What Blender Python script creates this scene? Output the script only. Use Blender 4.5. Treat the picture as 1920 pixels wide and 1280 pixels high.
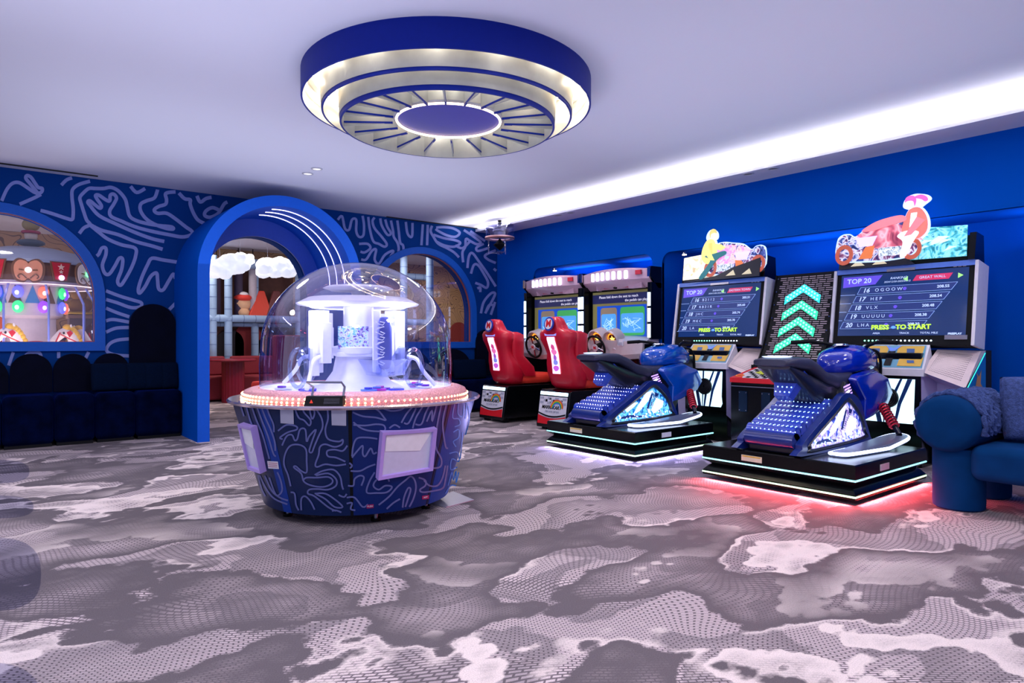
import bpy, bmesh, math, random
from mathutils import Vector, Matrix
for o in list(bpy.data.objects): bpy.data.objects.remove(o)
SC = bpy.context.scene; COL = SC.collection
PI = math.pi; rad = math.radians
# ------------------------------------------------------------ camera, world, lights
H = 1.1; F = 1250.0; CEIL = 2.93; PEL = 2.895; WY = 8.9; WX = 6.81
cam = bpy.data.cameras.new('camera'); co = bpy.data.objects.new('camera', cam); COL.objects.link(co)
cam.sensor_width = 36; cam.lens = 36*F/1920; cam.clip_start = .05; cam.clip_end = 60
YAW = math.atan2(1001, F)
co.location = (0, 0, H); co.rotation_euler = (PI/2, 0, -YAW); SC.camera = co
FW = Vector((math.sin(YAW), math.cos(YAW), 0)); RT = Vector((math.cos(YAW), -math.sin(YAW), 0))
def ray(px, py): return FW + RT*((px-960)/F) + Vector((0, 0, (640-py)/F))
def onY(px, py, Y): d = ray(px, py); t = Y/d.y; return Vector((d.x*t, Y, H+d.z*t))
def onX(px, py, X): d = ray(px, py); t = X/d.x; return Vector((X, d.y*t, H+d.z*t))
def onZ(px, py, Z): d = ray(px, py); t = (Z-H)/d.z; return Vector((d.x*t, d.y*t, Z))
w = bpy.data.worlds.new('world'); SC.world = w; w.use_nodes = True
w.node_tree.nodes['Background'].inputs[0].default_value = (.42, .50, .85, 1)
w.node_tree.nodes['Background'].inputs[1].default_value = 1.25
SC.view_settings.view_transform = 'Standard'; SC.view_settings.look = 'None'
SC.view_settings.gamma = 1; SC.view_settings.exposure = 0; SC.view_settings.use_curve_mapping = False
def light(kind, loc, power, col=(1, 1, 1), size=.3, sy=None, target=None, blend=.6, angle=90, spread=None, shape=None):
    l = bpy.data.lights.new('lamp_or_fill', kind); l.energy = power; l.color = col
    o = bpy.data.objects.new('lamp_or_fill', l); COL.objects.link(o); o.location = loc
    if kind == 'AREA':
        l.size = size
        if sy: l.shape = 'RECTANGLE'; l.size_y = sy
        if shape: l.shape = shape
        if spread: l.spread = rad(spread)
    elif kind == 'SPOT': l.spot_size = rad(angle); l.spot_blend = blend; l.shadow_soft_size = size
    else: l.shadow_soft_size = size
    if target is not None: o.rotation_euler = (Vector(target)-Vector(loc)).to_track_quat('-Z', 'Y').to_euler()
    return o
# fill lights added under the ceiling (the ones behind and beside the viewer included)
for (x, y, p) in ((.3, 1.0, 50), (2.7, 1.4, 38), (4.9, .4, 26), (-.6, 5.6, 40), (4.6, 6.3, 24), (1.4, 6.2, 20), (-2.6, 2.5, 40)):
    light('AREA', (x, y, CEIL-.03), p, (1.0, .93, .93), .5, target=(x, y, 0), shape='DISK')
# soft uplights added in mid-air, without fixtures, to brighten the white ceiling
for (x, y, sx, sy, p) in ((.2, 2.4, 3.5, 4.5, 44), (4.2, 2.6, 3.0, 4.0, 22), (2.6, 6.6, 5.0, 2.4, 31), (-3.2, 5.0, 3.5, 5.5, 34)):
    o = light('AREA', (x, y, 1.95), p, (.78, .84, 1.0), sx, sy); o.rotation_euler = (PI, 0, 0)
# cove strip on the pelmet along the right wall, washing the ceiling
o = light('AREA', (6.335, 3.6, PEL+.008), 34, (1, .96, .93), .02, 10.4); o.rotation_euler = (PI, rad(-38), 0)
o = light('AREA', (5.95, 3.6, 2.62), 34, (1, .97, .95), .06, 10.4, spread=115); o.rotation_euler = (PI, rad(-8), 0)  # extra strip added in mid-air below the cove to widen its wash
for (x, y, p) in ((6.05, 6.9, 30), (6.05, 5.6, 16), (5.6, 3.9, 26), (5.7, 2.0, 26)): light('SPOT', (x, y, 2.9), p, (1, .9, .86), .05, target=(x+.1, y, 0), angle=80)
# rooms behind the back wall
for (x, y, sx, sy, p, c) in ((.0, 10.0, 2.2, 1.2, 44, (1, .84, .76)), (.3, 12.6, 1.6, 1.6, 22, (1, .8, .7)), (3.0, 12.4, 1.5, 1.5, 14, (.85, .88, 1))):
    o = light('AREA', (x, y, .9), p, c, sx, sy); o.rotation_euler = (PI, 0, 0)  # unseen uplights added below sill height to brighten these rooms
for (x, y, p, c) in ((-1.6, 9.6, 26, (1, .84, .76)), (.2, 9.35, 10, (1, .9, .85)), (3.4, 10.6, 34, (1, .92, .88)), (6.0, 11.0, 50, (1, .86, .72)), (8.0, 12.2, 60, (1, .86, .72)), (3.2, 13.2, 30, (1, .85, .72))):
    light('AREA', (x, y, 2.85), p, c, .6, target=(x, y, 0), shape='DISK')
# ------------------------------------------------------------ materials
def lin(c): return tuple(((v/255)/12.92 if v/255 <= .04045 else ((v/255+.055)/1.055)**2.4) for v in c[:3])+(1,)
MATS = {}
def mat(name, col=(200, 200, 200), rough=.5, metal=0, emit=0, ecol=None, coat=0, alpha=1, spec=None, noise=0, nscale=30, bump=0, bscale=80, sheen=0):
    if name in MATS: return MATS[name]
    m = bpy.data.materials.new(name); m.use_nodes = True; nt = m.node_tree; b = nt.nodes['Principled BSDF']
    b.inputs['Base Color'].default_value = lin(col); b.inputs['Roughness'].default_value = rough; b.inputs['Metallic'].default_value = metal
    if emit: b.inputs['Emission Color'].default_value = lin(ecol or col); b.inputs['Emission Strength'].default_value = emit
    if coat: b.inputs['Coat Weight'].default_value = coat; b.inputs['Coat Roughness'].default_value = .08
    if spec is not None: b.inputs['Specular IOR Level'].default_value = spec
    if sheen: b.inputs['Sheen Weight'].default_value = sheen; b.inputs['Sheen Roughness'].default_value = .4; b.inputs['Sheen Tint'].default_value = lin(ecol or col)
    if alpha < 1: b.inputs['Alpha'].default_value = alpha
    tc = nt.nodes.new('ShaderNodeTexCoord')
    n = nt.nodes.new('ShaderNodeTexNoise'); n.inputs['Scale'].default_value = nscale; n.inputs['Detail'].default_value = 4
    nt.links.new(tc.outputs['Object'], n.inputs['Vector'])
    k = noise or .04
    mr = nt.nodes.new('ShaderNodeMapRange'); mr.inputs[1].default_value = .25; mr.inputs[2].default_value = .75
    mr.inputs[3].default_value = 1-k; mr.inputs[4].default_value = 1+k; nt.links.new(n.outputs[0], mr.inputs[0])
    mx = nt.nodes.new('ShaderNodeVectorMath'); mx.operation = 'SCALE'; mx.inputs[0].default_value = lin(col)[:3]
    nt.links.new(mr.outputs[0], mx.inputs[3]); nt.links.new(mx.outputs[0], b.inputs['Base Color'])
    if bump:
        n2 = nt.nodes.new('ShaderNodeTexNoise'); n2.inputs['Scale'].default_value = bscale; n2.inputs['Detail'].default_value = 3
        nt.links.new(tc.outputs['Object'], n2.inputs['Vector'])
        bp = nt.nodes.new('ShaderNodeBump'); bp.inputs['Strength'].default_value = bump; bp.inputs['Distance'].default_value = .02
        nt.links.new(n2.outputs[0], bp.inputs['Height']); nt.links.new(bp.outputs[0], b.inputs['Normal'])
    MATS[name] = m; return m
def clear(name, tint=(235, 240, 255), refl=.9, base=.04):
    if name in MATS: return MATS[name]
    m = bpy.data.materials.new(name); m.use_nodes = True; nt = m.node_tree
    nt.nodes.remove(nt.nodes['Principled BSDF']); out = nt.nodes['Material Output']
    t = nt.nodes.new('ShaderNodeBsdfTransparent'); t.inputs[0].default_value = lin(tint)
    g = nt.nodes.new('ShaderNodeBsdfGlossy'); g.inputs['Roughness'].default_value = .02; g.inputs[0].default_value = (.95, .95, 1, 1)
    lw = nt.nodes.new('ShaderNodeLayerWeight'); lw.inputs[0].default_value = .32
    mr = nt.nodes.new('ShaderNodeMapRange'); mr.inputs[3].default_value = base; mr.inputs[4].default_value = refl
    nt.links.new(lw.outputs['Facing'], mr.inputs[0])
    pw = nt.nodes.new('ShaderNodeMath'); pw.operation = 'POWER'; pw.inputs[1].default_value = 1.6
    nt.links.new(lw.outputs['Facing'], pw.inputs[0]); nt.links.new(pw.outputs[0], mr.inputs[0])
    mx = nt.nodes.new('ShaderNodeMixShader'); nt.links.new(mr.outputs[0], mx.inputs[0])
    nt.links.new(t.outputs[0], mx.inputs[1]); nt.links.new(g.outputs[0], mx.inputs[2]); nt.links.new(mx.outputs[0], out.inputs[0])
    MATS[name] = m; return m
def led(name, col, s=3): return mat(name, col, .4, emit=s)
BLUEW = (0, 77, 178)
m_wall = mat('blue_paint', BLUEW, .7, spec=.02, noise=.03, nscale=3)
m_mural = mat('mural_ground', (4, 54, 126), .7, spec=.05, noise=.03, nscale=2)
m_line = mat('mural_line', (124, 136, 200), .7, spec=.05)
m_frame = mat('window_frame_paint', (14, 84, 182), .5, spec=.2)
m_arch = mat('arch_paint', (14, 84, 196), .6, spec=.15)
m_ceil = mat('ceiling_paint', (205, 205, 222), .8, noise=.01, nscale=1)
m_black = mat('black_gloss', (4, 6, 10), .2, spec=.3)
m_blackm = mat('black_matte', (6, 8, 14), .6, spec=.2)
m_dark = mat('dark_recess', (16, 18, 26), .8)
m_white = mat('white_plastic', (225, 222, 232), .35)
m_chrome = mat('chrome', (210, 212, 220), .12, 1)
m_steel = mat('brushed_steel', (150, 150, 165), .35, 1)
m_velvet = mat('navy_velvet', (1, 7, 36), .95, spec=.03, noise=.7, nscale=7, sheen=.14, ecol=(20, 70, 220), bump=.3, bscale=25)
m_velvet2 = mat('navy_velvet_back', (3, 6, 26), .9, spec=.1, noise=.3, nscale=6, sheen=.12, ecol=(20, 50, 160))
m_cush = mat('ribbed_cushion', (4, 18, 42), .95, spec=.05, noise=.15, nscale=60, bump=.4, bscale=120)
def art(name, cols, scale=14, emit=.9, dist=1.5, detail=2):   # printed picture: marbled colours
    if name in MATS: return MATS[name]
    m = bpy.data.materials.new(name); m.use_nodes = True; nt = m.node_tree; b = nt.nodes['Principled BSDF']; b.inputs['Roughness'].default_value = .3
    tc = nt.nodes.new('ShaderNodeTexCoord'); n = nt.nodes.new('ShaderNodeTexNoise'); n.inputs['Scale'].default_value = scale; n.inputs['Detail'].default_value = detail; n.inputs['Distortion'].default_value = dist
    nt.links.new(tc.outputs['Object'], n.inputs['Vector']); r = nt.nodes.new('ShaderNodeValToRGB'); r.color_ramp.interpolation = 'LINEAR'
    k = len(cols)
    while len(r.color_ramp.elements) < k: r.color_ramp.elements.new(.5)
    for i, c in enumerate(cols): r.color_ramp.elements[i].position = .33+.34*i/(k-1); r.color_ramp.elements[i].color = lin(c)
    nt.links.new(n.outputs[0], r.inputs[0]); nt.links.new(r.outputs[0], b.inputs['Base Color']); nt.links.new(r.outputs[0], b.inputs['Emission Color']); b.inputs['Emission Strength'].default_value = emit
    MATS[name] = m; return m
# ------------------------------------------------------------ mesh builder
class MB:
    def __init__(s): s.v = []; s.f = []; s.m = []; s.mats = []; s.T = Matrix.Identity(4)
    def mi(s, m):
        if m not in s.mats: s.mats.append(m)
        return s.mats.index(m)
    def add(s, vs, fs, m):
        k = len(s.v); i = s.mi(m)
        s.v += [tuple(s.T @ Vector(v)) for v in vs]
        for f in fs: s.f.append(tuple(a+k for a in f)); s.m.append(i)
        return s
    def box(s, a, b, m):
        x0, y0, z0 = a; x1, y1, z1 = b
        return s.add([(x0, y0, z0), (x1, y0, z0), (x1, y1, z0), (x0, y1, z0), (x0, y0, z1), (x1, y0, z1), (x1, y1, z1), (x0, y1, z1)],
                     [(0, 3, 2, 1), (4, 5, 6, 7), (0, 1, 5, 4), (1, 2, 6, 5), (2, 3, 7, 6), (3, 0, 4, 7)], m)
    def hexa(s, p, m):   # 8 corners: bottom 4 ccw, top 4 ccw
        return s.add(p, [(0, 3, 2, 1), (4, 5, 6, 7), (0, 1, 5, 4), (1, 2, 6, 5), (2, 3, 7, 6), (3, 0, 4, 7)], m)
    def quad(s, p, m): return s.add(p, [tuple(range(len(p)))], m)
    def prism(s, poly, t0, t1, m, axis='x'):   # poly in the other two coordinates
        def c(a, b, t): return {'x': (t, a, b), 'y': (a, t, b), 'z': (a, b, t)}[axis]
        n = len(poly); vs = [c(a, b, t0) for a, b in poly]+[c(a, b, t1) for a, b in poly]
        fs = [tuple(range(n))[::-1], tuple(range(n, 2*n))]+[(i, (i+1) % n, n+(i+1) % n, n+i) for i in range(n)]
        return s.add(vs, fs, m)
    def loft(s, rings, m, cap=True, closed=True):
        n = len(rings[0]); vs = [p for r in rings for p in r]; fs = []
        for j in range(len(rings)-1):
            for i in range(n if closed else n-1): a = j*n+i; b = j*n+(i+1) % n; fs.append((a, b, b+n, a+n))
        if cap: fs.append(tuple(range(n))[::-1]); fs.append(tuple(range((len(rings)-1)*n, len(rings)*n)))
        return s.add(vs, fs, m)
    def lathe(s, prof, m, c=(0, 0), n=48, a0=0, a1=2*PI, cap=False):
        full = abs(a1-a0-2*PI) < 1e-6; k = n if full else n+1
        rings = [[(c[0]+r*math.cos(a0+(a1-a0)*i/n), c[1]+r*math.sin(a0+(a1-a0)*i/n), z) for i in range(k)] for r, z in prof]
        return s.loft(rings, m, cap, full)
    def cyl(s, a, b, r, m, n=20, r2=None):
        a = Vector(a); b = Vector(b); d = (b-a).normalized(); u = d.orthogonal().normalized(); w_ = d.cross(u); r2 = r if r2 is None else r2
        return s.loft([[tuple(p+(u*math.cos(2*PI*i/n)+w_*math.sin(2*PI*i/n))*q) for i in range(n)] for p, q in ((a, r), (b, r2))], m)
    def tube(s, pts, r, m, n=10, closed=False, rs=None):
        P = [Vector(p) for p in pts]; L = len(P); rings = []; u = None
        for i, p in enumerate(P):
            if closed: t = (P[(i+1) % L]-P[i-1]).normalized()
            else: t = (P[min(i+1, L-1)]-P[max(i-1, 0)]).normalized()
            u = (u-t*u.dot(t)).normalized() if u is not None and (u-t*u.dot(t)).length > 1e-4 else t.orthogonal().normalized()
            w_ = t.cross(u); q = rs[i] if rs else r
            rings.append([tuple(p+(u*math.cos(2*PI*k/n)+w_*math.sin(2*PI*k/n))*q) for k in range(n)])
        if closed: rings.append(rings[0])
        return s.loft(rings, m, not closed)
    def ell(s, c, r, m, n=20, k=12, e=1.0):
        def pw(v): return math.copysign(abs(v)**e, v)
        rings = []
        for j in range(k+1):
            ph = -PI/2+PI*j/k; ph = max(min(ph, PI/2-.02), -PI/2+.02)
            rings.append([(c[0]+r[0]*pw(math.cos(ph))*pw(math.cos(2*PI*i/n)), c[1]+r[1]*pw(math.cos(ph))*pw(math.sin(2*PI*i/n)), c[2]+r[2]*pw(math.sin(ph))) for i in range(n)])
        return s.loft(rings, m)
    def text(s, txt, size, M, m, align='CENTER', depth=.001, bold=0, shear=0):
        c = bpy.data.curves.new('t', 'FONT'); c.body = txt; c.size = size; c.align_x = align; c.align_y = 'CENTER'; c.extrude = depth; c.offset = bold; c.shear = shear
        c.resolution_u = 3
        o = bpy.data.objects.new('t', c); me = bpy.data.meshes.new_from_object(o)
        s.add([tuple(M @ v.co) for v in me.vertices], [tuple(p.vertices) for p in me.polygons], m)
        bpy.data.objects.remove(o); bpy.data.curves.remove(c); bpy.data.meshes.remove(me); return s
    def sheet(s, outer, holes, M, t, m):   # flat plate with holes, thickness t centred, in the XY of M
        c = bpy.data.curves.new('t', 'CURVE'); c.dimensions = '2D'; c.fill_mode = 'BOTH'; c.extrude = t/2
        for lp in [outer]+holes:
            sp = c.splines.new('POLY'); sp.points.add(len(lp)-1); sp.use_cyclic_u = True
            for i, (x, y) in enumerate(lp): sp.points[i].co = (x, y, 0, 1)
        o = bpy.data.objects.new('t', c); me = bpy.data.meshes.new_from_object(o)
        s.add([tuple(M @ v.co) for v in me.vertices], [tuple(p.vertices) for p in me.polygons], m)
        bpy.data.objects.remove(o); bpy.data.curves.remove(c); bpy.data.meshes.remove(me); return s
    def build(s, name, parent=None, bevel=0, ang=38, sub=0, seg=2, label=None):
        me = bpy.data.meshes.new(name); me.from_pydata(s.v, [], s.f); me.update()
        for m in s.mats: me.materials.append(m)
        me.polygons.foreach_set('material_index', s.m)
        bm = bmesh.new(); bm.from_mesh(me)
        bmesh.ops.remove_doubles(bm, verts=bm.verts, dist=1e-5)
        bmesh.ops.recalc_face_normals(bm, faces=bm.faces); bm.to_mesh(me); bm.free()
        for p in me.polygons: p.use_smooth = True
        me.set_sharp_from_angle(angle=rad(ang))
        o = bpy.data.objects.new(name, me); COL.objects.link(o)
        if parent: o.parent = parent
        if bevel:
            b = o.modifiers.new('bevel', 'BEVEL'); b.width = bevel; b.segments = seg; b.limit_method = 'ANGLE'; b.angle_limit = rad(40); b.harden_normals = True
        if sub: q = o.modifiers.new('sub', 'SUBSURF'); q.levels = sub; q.render_levels = sub
        if label: o['label'] = label
        return o
def rot90(x0, y0): return Matrix.Translation((x0, y0, 0)) @ Matrix.Rotation(-PI/2, 4, 'Z')
def empty(name, loc, rz=0):
    o = bpy.data.objects.new(name, None); COL.objects.link(o); o.location = loc; o.rotation_euler = (0, 0, rz); o.empty_display_size = .1; return o
def tag(o, label, cat, group=None):
    o['label'] = label; o['category'] = cat
    if group: o['group'] = group
    return o
def struct(o): o['kind'] = 'structure'; return o
def smooth(pts, n=5, closed=False):
    P = [Vector(p) for p in pts]; out = []; L = len(P)
    rng = range(L) if closed else range(L-1)
    for i in rng:
        a = P[(i-1) % L] if closed or i > 0 else P[0]; b = P[i]; c = P[(i+1) % L]; d = P[(i+2) % L] if closed or i+2 < L else P[-1]
        for k in range(n):
            t = k/n; out.append(.5*((2*b)+(c-a)*t+(2*a-5*b+4*c-d)*t*t+(3*b-a-3*c+d)*t**3))
    if not closed: out.append(P[-1])
    return out
RIBK = [0]
def ribbon(mb, pts, width, proj, m, n=5, ribc=None):   # pts in picture space on a real surface: proj gives the surface point
    P = smooth([(x, y, 0) for x, y in pts], n); L = []; R = []
    for i, p in enumerate(P):
        t = (P[min(i+1, len(P)-1)]-P[max(i-1, 0)]); t = t.normalized() if t.length > 1e-6 else Vector((1, 0, 0))
        q = Vector((-t.y, t.x, 0))*width/2
        a = p+q; b = p-q; a = proj(a.x, a.y); b = proj(b.x, b.y); RIBK[0] += 1; o = (RIBK[0] % 400)*6e-6
        c = Vector((a.x-ribc[0], a.y-ribc[1], 0)).normalized()*o if ribc else Vector((0, -o, 0))
        L.append(tuple(a+c)); R.append(tuple(b+c))
    k = len(P); mb.add(L+R, [(i, i+1, k+i+1, k+i) for i in range(k-1)], m)
def arch(cx, r, z0, zs, n=28):   # arch outline counter clockwise: opening from z0, springing at zs
    return [(cx+r, z0)]+[(cx+r*math.cos(PI*i/n), zs+r*math.sin(PI*i/n)) for i in range(n+1)]+[(cx-r, z0)]
def rrect(w, h, r, cx=0, cy=0, n=5):
    out = []
    for sx, sy, a in ((1, 1, 0), (-1, 1, 90), (-1, -1, 180), (1, -1, 270)):
        for k in range(n+1):
            t = rad(a+90*k/n); out.append((cx+sx*(w/2-r)+r*math.cos(t), cy+sy*(h/2-r)+r*math.sin(t)))
    return out
XZ = lambda y: Matrix(((1, 0, 0, 0), (0, 0, 1, y), (0, 1, 0, 0), (0, 0, 0, 1)))   # sheet XY -> world XZ at y
YZ = lambda x: Matrix(((0, 0, 1, x), (1, 0, 0, 0), (0, 1, 0, 0), (0, 0, 0, 1)))
# text facing local -Y : x right, z up
def TF(x, y, z, tilt=0, yaw=0, roll=0): return Matrix.Translation((x, y, z)) @ Matrix.Rotation(yaw, 4, 'Z') @ Matrix.Rotation(PI/2+tilt, 4, 'X') @ Matrix.Rotation(roll, 4, 'Z')
# ------------------------------------------------------------ setting
def carpet():
    m = bpy.data.materials.new('cloud_carpet'); m.use_nodes = True; nt = m.node_tree; N = nt.nodes; L = nt.links; b = N['Principled BSDF']
    b.inputs['Roughness'].default_value = .95; b.inputs['Specular IOR Level'].default_value = .15
    tc = N.new('ShaderNodeTexCoord'); O = tc.outputs['Object']
    def nd(t, **k):
        n = N.new('ShaderNode'+t)
        for a, v in k.items():
            if a.startswith('i_'): n.inputs[a[2:].replace('_', ' ')].default_value = v
            else: setattr(n, a, v)
        return n
    def math_(op, a, b_=None, c=None):
        n = N.new('ShaderNodeMath'); n.operation = op
        for i, q in enumerate((a, b_, c)):
            if q is None: continue
            if isinstance(q, (int, float)): n.inputs[i].default_value = q
            else: L.new(q, n.inputs[i])
        return n.outputs[0]
    def rng(v, a, b_, c=0, d=1):
        n = nd('MapRange'); L.new(v, n.inputs[0]); n.inputs[1].default_value = a; n.inputs[2].default_value = b_; n.inputs[3].default_value = c; n.inputs[4].default_value = d; return n.outputs[0]
    # warp: big wobble + scalloped edge
    mp = nd('Mapping'); L.new(O, mp.inputs[0]); mp.inputs['Rotation'].default_value = (0, 0, rad(-22)); mp.inputs['Scale'].default_value = (1, 1.45, 1)
    w1 = nd('TexNoise', i_Scale=1.1, i_Detail=1.0); L.new(mp.outputs[0], w1.inputs['Vector'])
    vs = nd('TexVoronoi', feature='F1'); vs.inputs['Scale'].default_value = 6.5; L.new(mp.outputs[0], vs.inputs['Vector'])
    w2 = nd('TexNoise', i_Scale=14.0, i_Detail=3.0); L.new(mp.outputs[0], w2.inputs['Vector'])
    def layer(scale, seed):
        ad = nd('VectorMath', operation='MULTIPLY_ADD'); L.new(w1.outputs['Color'], ad.inputs[0]); ad.inputs[1].default_value = (.9, .9, 0); L.new(mp.outputs[0], ad.inputs[2])
        ad2 = nd('VectorMath', operation='ADD'); L.new(ad.outputs[0], ad2.inputs[0]); ad2.inputs[1].default_value = (seed*3.7, seed*1.9, seed)
        n = nd('TexNoise', i_Scale=scale, i_Detail=1.5, i_Roughness=.4); L.new(ad2.outputs[0], n.inputs['Vector'])
        v = math_('ADD', n.outputs[0], rng(vs.outputs['Distance'], 0, .8, .035, -.035))
        return math_('ADD', v, rng(w2.outputs[0], .3, .7, -.012, .012))
    a = layer(1.25, 1); c = layer(1.5, 2); e = layer(1.1, 3)
    # dark plush patches : crisp on one side, fading on the other
    darkc = rng(a, .485, .50); darkf = rng(a, .74, .53, .15, 1)
    dark = math_('MULTIPLY', darkc, math_('MINIMUM', darkf, 1.0))
    mid = math_('MULTIPLY', rng(c, .47, .485), rng(c, .70, .49, .15, 1))
    pale = math_('MULTIPLY', rng(e, .575, .585), rng(e, .68, .60, .15, 1))
    pale2 = math_('MULTIPLY', math_('MULTIPLY', rng(a, .447, .485), rng(a, .492, .484)), rng(e, .49, .52))
    # weave of short dashes
    mw = nd('Mapping'); L.new(O, mw.inputs[0]); mw.inputs['Rotation'].default_value = (0, 0, rad(38))
    wn = nd('TexNoise', i_Scale=1.6, i_Detail=0.0); L.new(O, wn.inputs['Vector'])
    wa = nd('VectorMath', operation='MULTIPLY_ADD'); L.new(wn.outputs['Color'], wa.inputs[0]); wa.inputs[1].default_value = (.38, .38, 0); L.new(mw.outputs[0], wa.inputs[2])
    br = nd('TexBrick'); L.new(wa.outputs[0], br.inputs['Vector']); br.inputs['Scale'].default_value = 1
    br.inputs['Brick Width'].default_value = .034; br.inputs['Row Height'].default_value = .0155; br.inputs['Mortar Size'].default_value = .0042; br.inputs['Mortar Smooth'].default_value = .5
    wv = br.outputs['Fac']
    fz = nd('TexNoise', i_Scale=230.0, i_Detail=2.0); L.new(O, fz.inputs['Vector'])
    def mix(f, x, y):
        n = N.new('ShaderNodeMix'); n.data_type = 'RGBA'
        if isinstance(f, (int, float)): n.inputs[0].default_value = f
        else: L.new(f, n.inputs[0])
        for i, q in ((6, x), (7, y)):
            if isinstance(q, tuple): n.inputs[i].default_value = q
            else: L.new(q, n.inputs[i])
        return n.outputs[2]
    DK = lin((99, 92, 99)); LT = lin((206, 191, 196)); MD = lin((156, 145, 152)); PL = lin((222, 208, 208))
    weave = mix(wv, LT, lin((112, 102, 110)))
    midw = mix(wv, MD, DK)
    col = mix(mid, weave, midw)
    col = mix(math_('MAXIMUM', pale, math_('MULTIPLY', pale2, .85)), col, PL)
    col = mix(dark, col, DK)
    sc = nd('VectorMath', operation='SCALE'); L.new(col, sc.inputs[0]); L.new(rng(fz.outputs[0], .3, .7, .84, 1.16), sc.inputs[3])
    L.new(sc.outputs[0], b.inputs['Base Color'])
    bp = nd('Bump'); bp.inputs['Strength'].default_value = .35; bp.inputs['Distance'].default_value = .006; L.new(fz.outputs[0], bp.inputs['Height']); L.new(bp.outputs[0], b.inputs['Normal'])
    return m
m_carpet = carpet()
f = MB(); f.box((-7, -5, -.1), (10.6, 15, 0), m_carpet); struct(f.build('floor'))
f = MB(); f.box((-7, -5, CEIL+.02), (10.6, 15, CEIL+.2), m_ceil); struct(f.build('ceiling'))
f = MB(); f.box((6.36, -5, PEL), (WX+.8, WY, CEIL+.02), m_ceil); struct(f.build('trim_1'))
# back wall with the arched openings and its mural
AC = 2.83
W1 = (.15, .886, 1.095, 1.585); W2 = (5.36, .90, 1.095, 1.553); DA = (AC, .665, 0, 1.80)
f = MB(); hs = [arch(*W1), arch(*W2)]
outer = [(-7, 0), (AC-.665, 0)]+[(x, z) for x, z in arch(*DA)][::-1][1:-1]+[(AC+.665, 0), (WX, 0), (WX, CEIL+.02), (-7, CEIL+.02)]
f.sheet(outer, hs, XZ(WY+.09), .18, m_mural)
pw = lambda x, y: onY(x, y, WY-.003)
def Z(o, s): return lambda L: [(o[0]+x/s, o[1]+y/s) for x, y in L]
z1 = Z((0, 290), 4.74); z2 = Z((0, 540), 4); z8 = Z((620, 380), 3.764)
S1 = [[(15,410),(60,310),(110,255),(170,248),(240,290),(300,330),(340,345)], [(340,345),(270,260),(230,210),(240,185),(275,200),(310,250),(340,290),(375,300),(370,330),(340,345)],
 [(365,352),(300,385),(220,420),(175,440)], [(545,270),(590,225),(640,205)], [(800,235),(700,265),(645,310),(640,380),(650,470),(650,540),(640,575),(590,565),(500,535),(420,510),(360,495)],
 [(705,700),(745,650),(800,620),(770,580),(745,510),(720,430),(710,380),(740,340),(790,300),(850,300),(920,300),(985,290),(1050,320),(1110,390),(1130,460),(1150,540),(1200,580),(1300,610),(1420,630),(1520,640),(1540,660),(1480,655),(1380,620),(1300,570),(1250,500),(1250,440),(1300,410),(1370,385),(1395,330),(1400,310)],
 [(800,620),(900,670),(1050,710),(1200,770),(1350,810),(1445,840)], [(800,625),(880,690),(960,750),(1080,800),(1200,830),(1205,900),(1170,1000),(1110,1110),(1070,1160),(1045,1120),(1080,1020),(1090,930),(1060,920),(1020,990),(970,1060),(930,1050),(910,980),(940,890),(940,830),(905,830),(880,880),(860,900)],
 [(1460,770),(1350,745),(1200,690),(1020,610),(880,540),(800,450),(780,420),(800,410),(850,450),(890,475),(900,450),(860,390),(850,360),(880,360),(940,400),(975,410),(980,360),(1010,350),(1035,385),(1010,440),(975,500),(990,550),(1080,590),(1200,640),(1350,680),(1500,710),(1620,730),(1700,710),(1705,680),(1650,640),(1560,570),(1480,520),(1400,520),(1370,490),(1410,460),(1470,440),(1480,400),(1470,350),(1500,335),(1560,330)],
 [(1160,280),(1215,335),(1290,300)], [(1590,340),(1640,390),(1690,400),(1690,440),(1720,520),(1760,580),(1815,610)], [(1750,365),(1780,420),(1830,390),(1880,378)],
 [(1960,500),(1890,470),(1830,500),(1820,540),(1870,555),(1940,520),(1990,440),(2020,420)],
 [(1580,955),(1450,935),(1350,920),(1310,980),(1260,1090),(1230,1190),(1240,1230),(1290,1170),(1340,1080),(1390,1050),(1400,1110),(1410,1190),(1450,1200),(1500,1120),(1540,1060),(1560,1100)]]
S2 = [[(795,20),(900,60),(1000,90),(1060,110),(1050,140),(980,145),(880,110),(795,85)], [(795,150),(880,185),(970,215)], [(795,245),(850,235),(970,255)], [(795,330),(870,300),(970,295)],
 [(975,380),(880,390),(820,420),(800,470),(860,500),(970,508)], [(1270,160),(1315,115)], [(65,580),(100,480)], [(180,520),(220,485),(290,482),(310,520)], [(440,478),(440,525)], [(640,530),(665,478)]]
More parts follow.
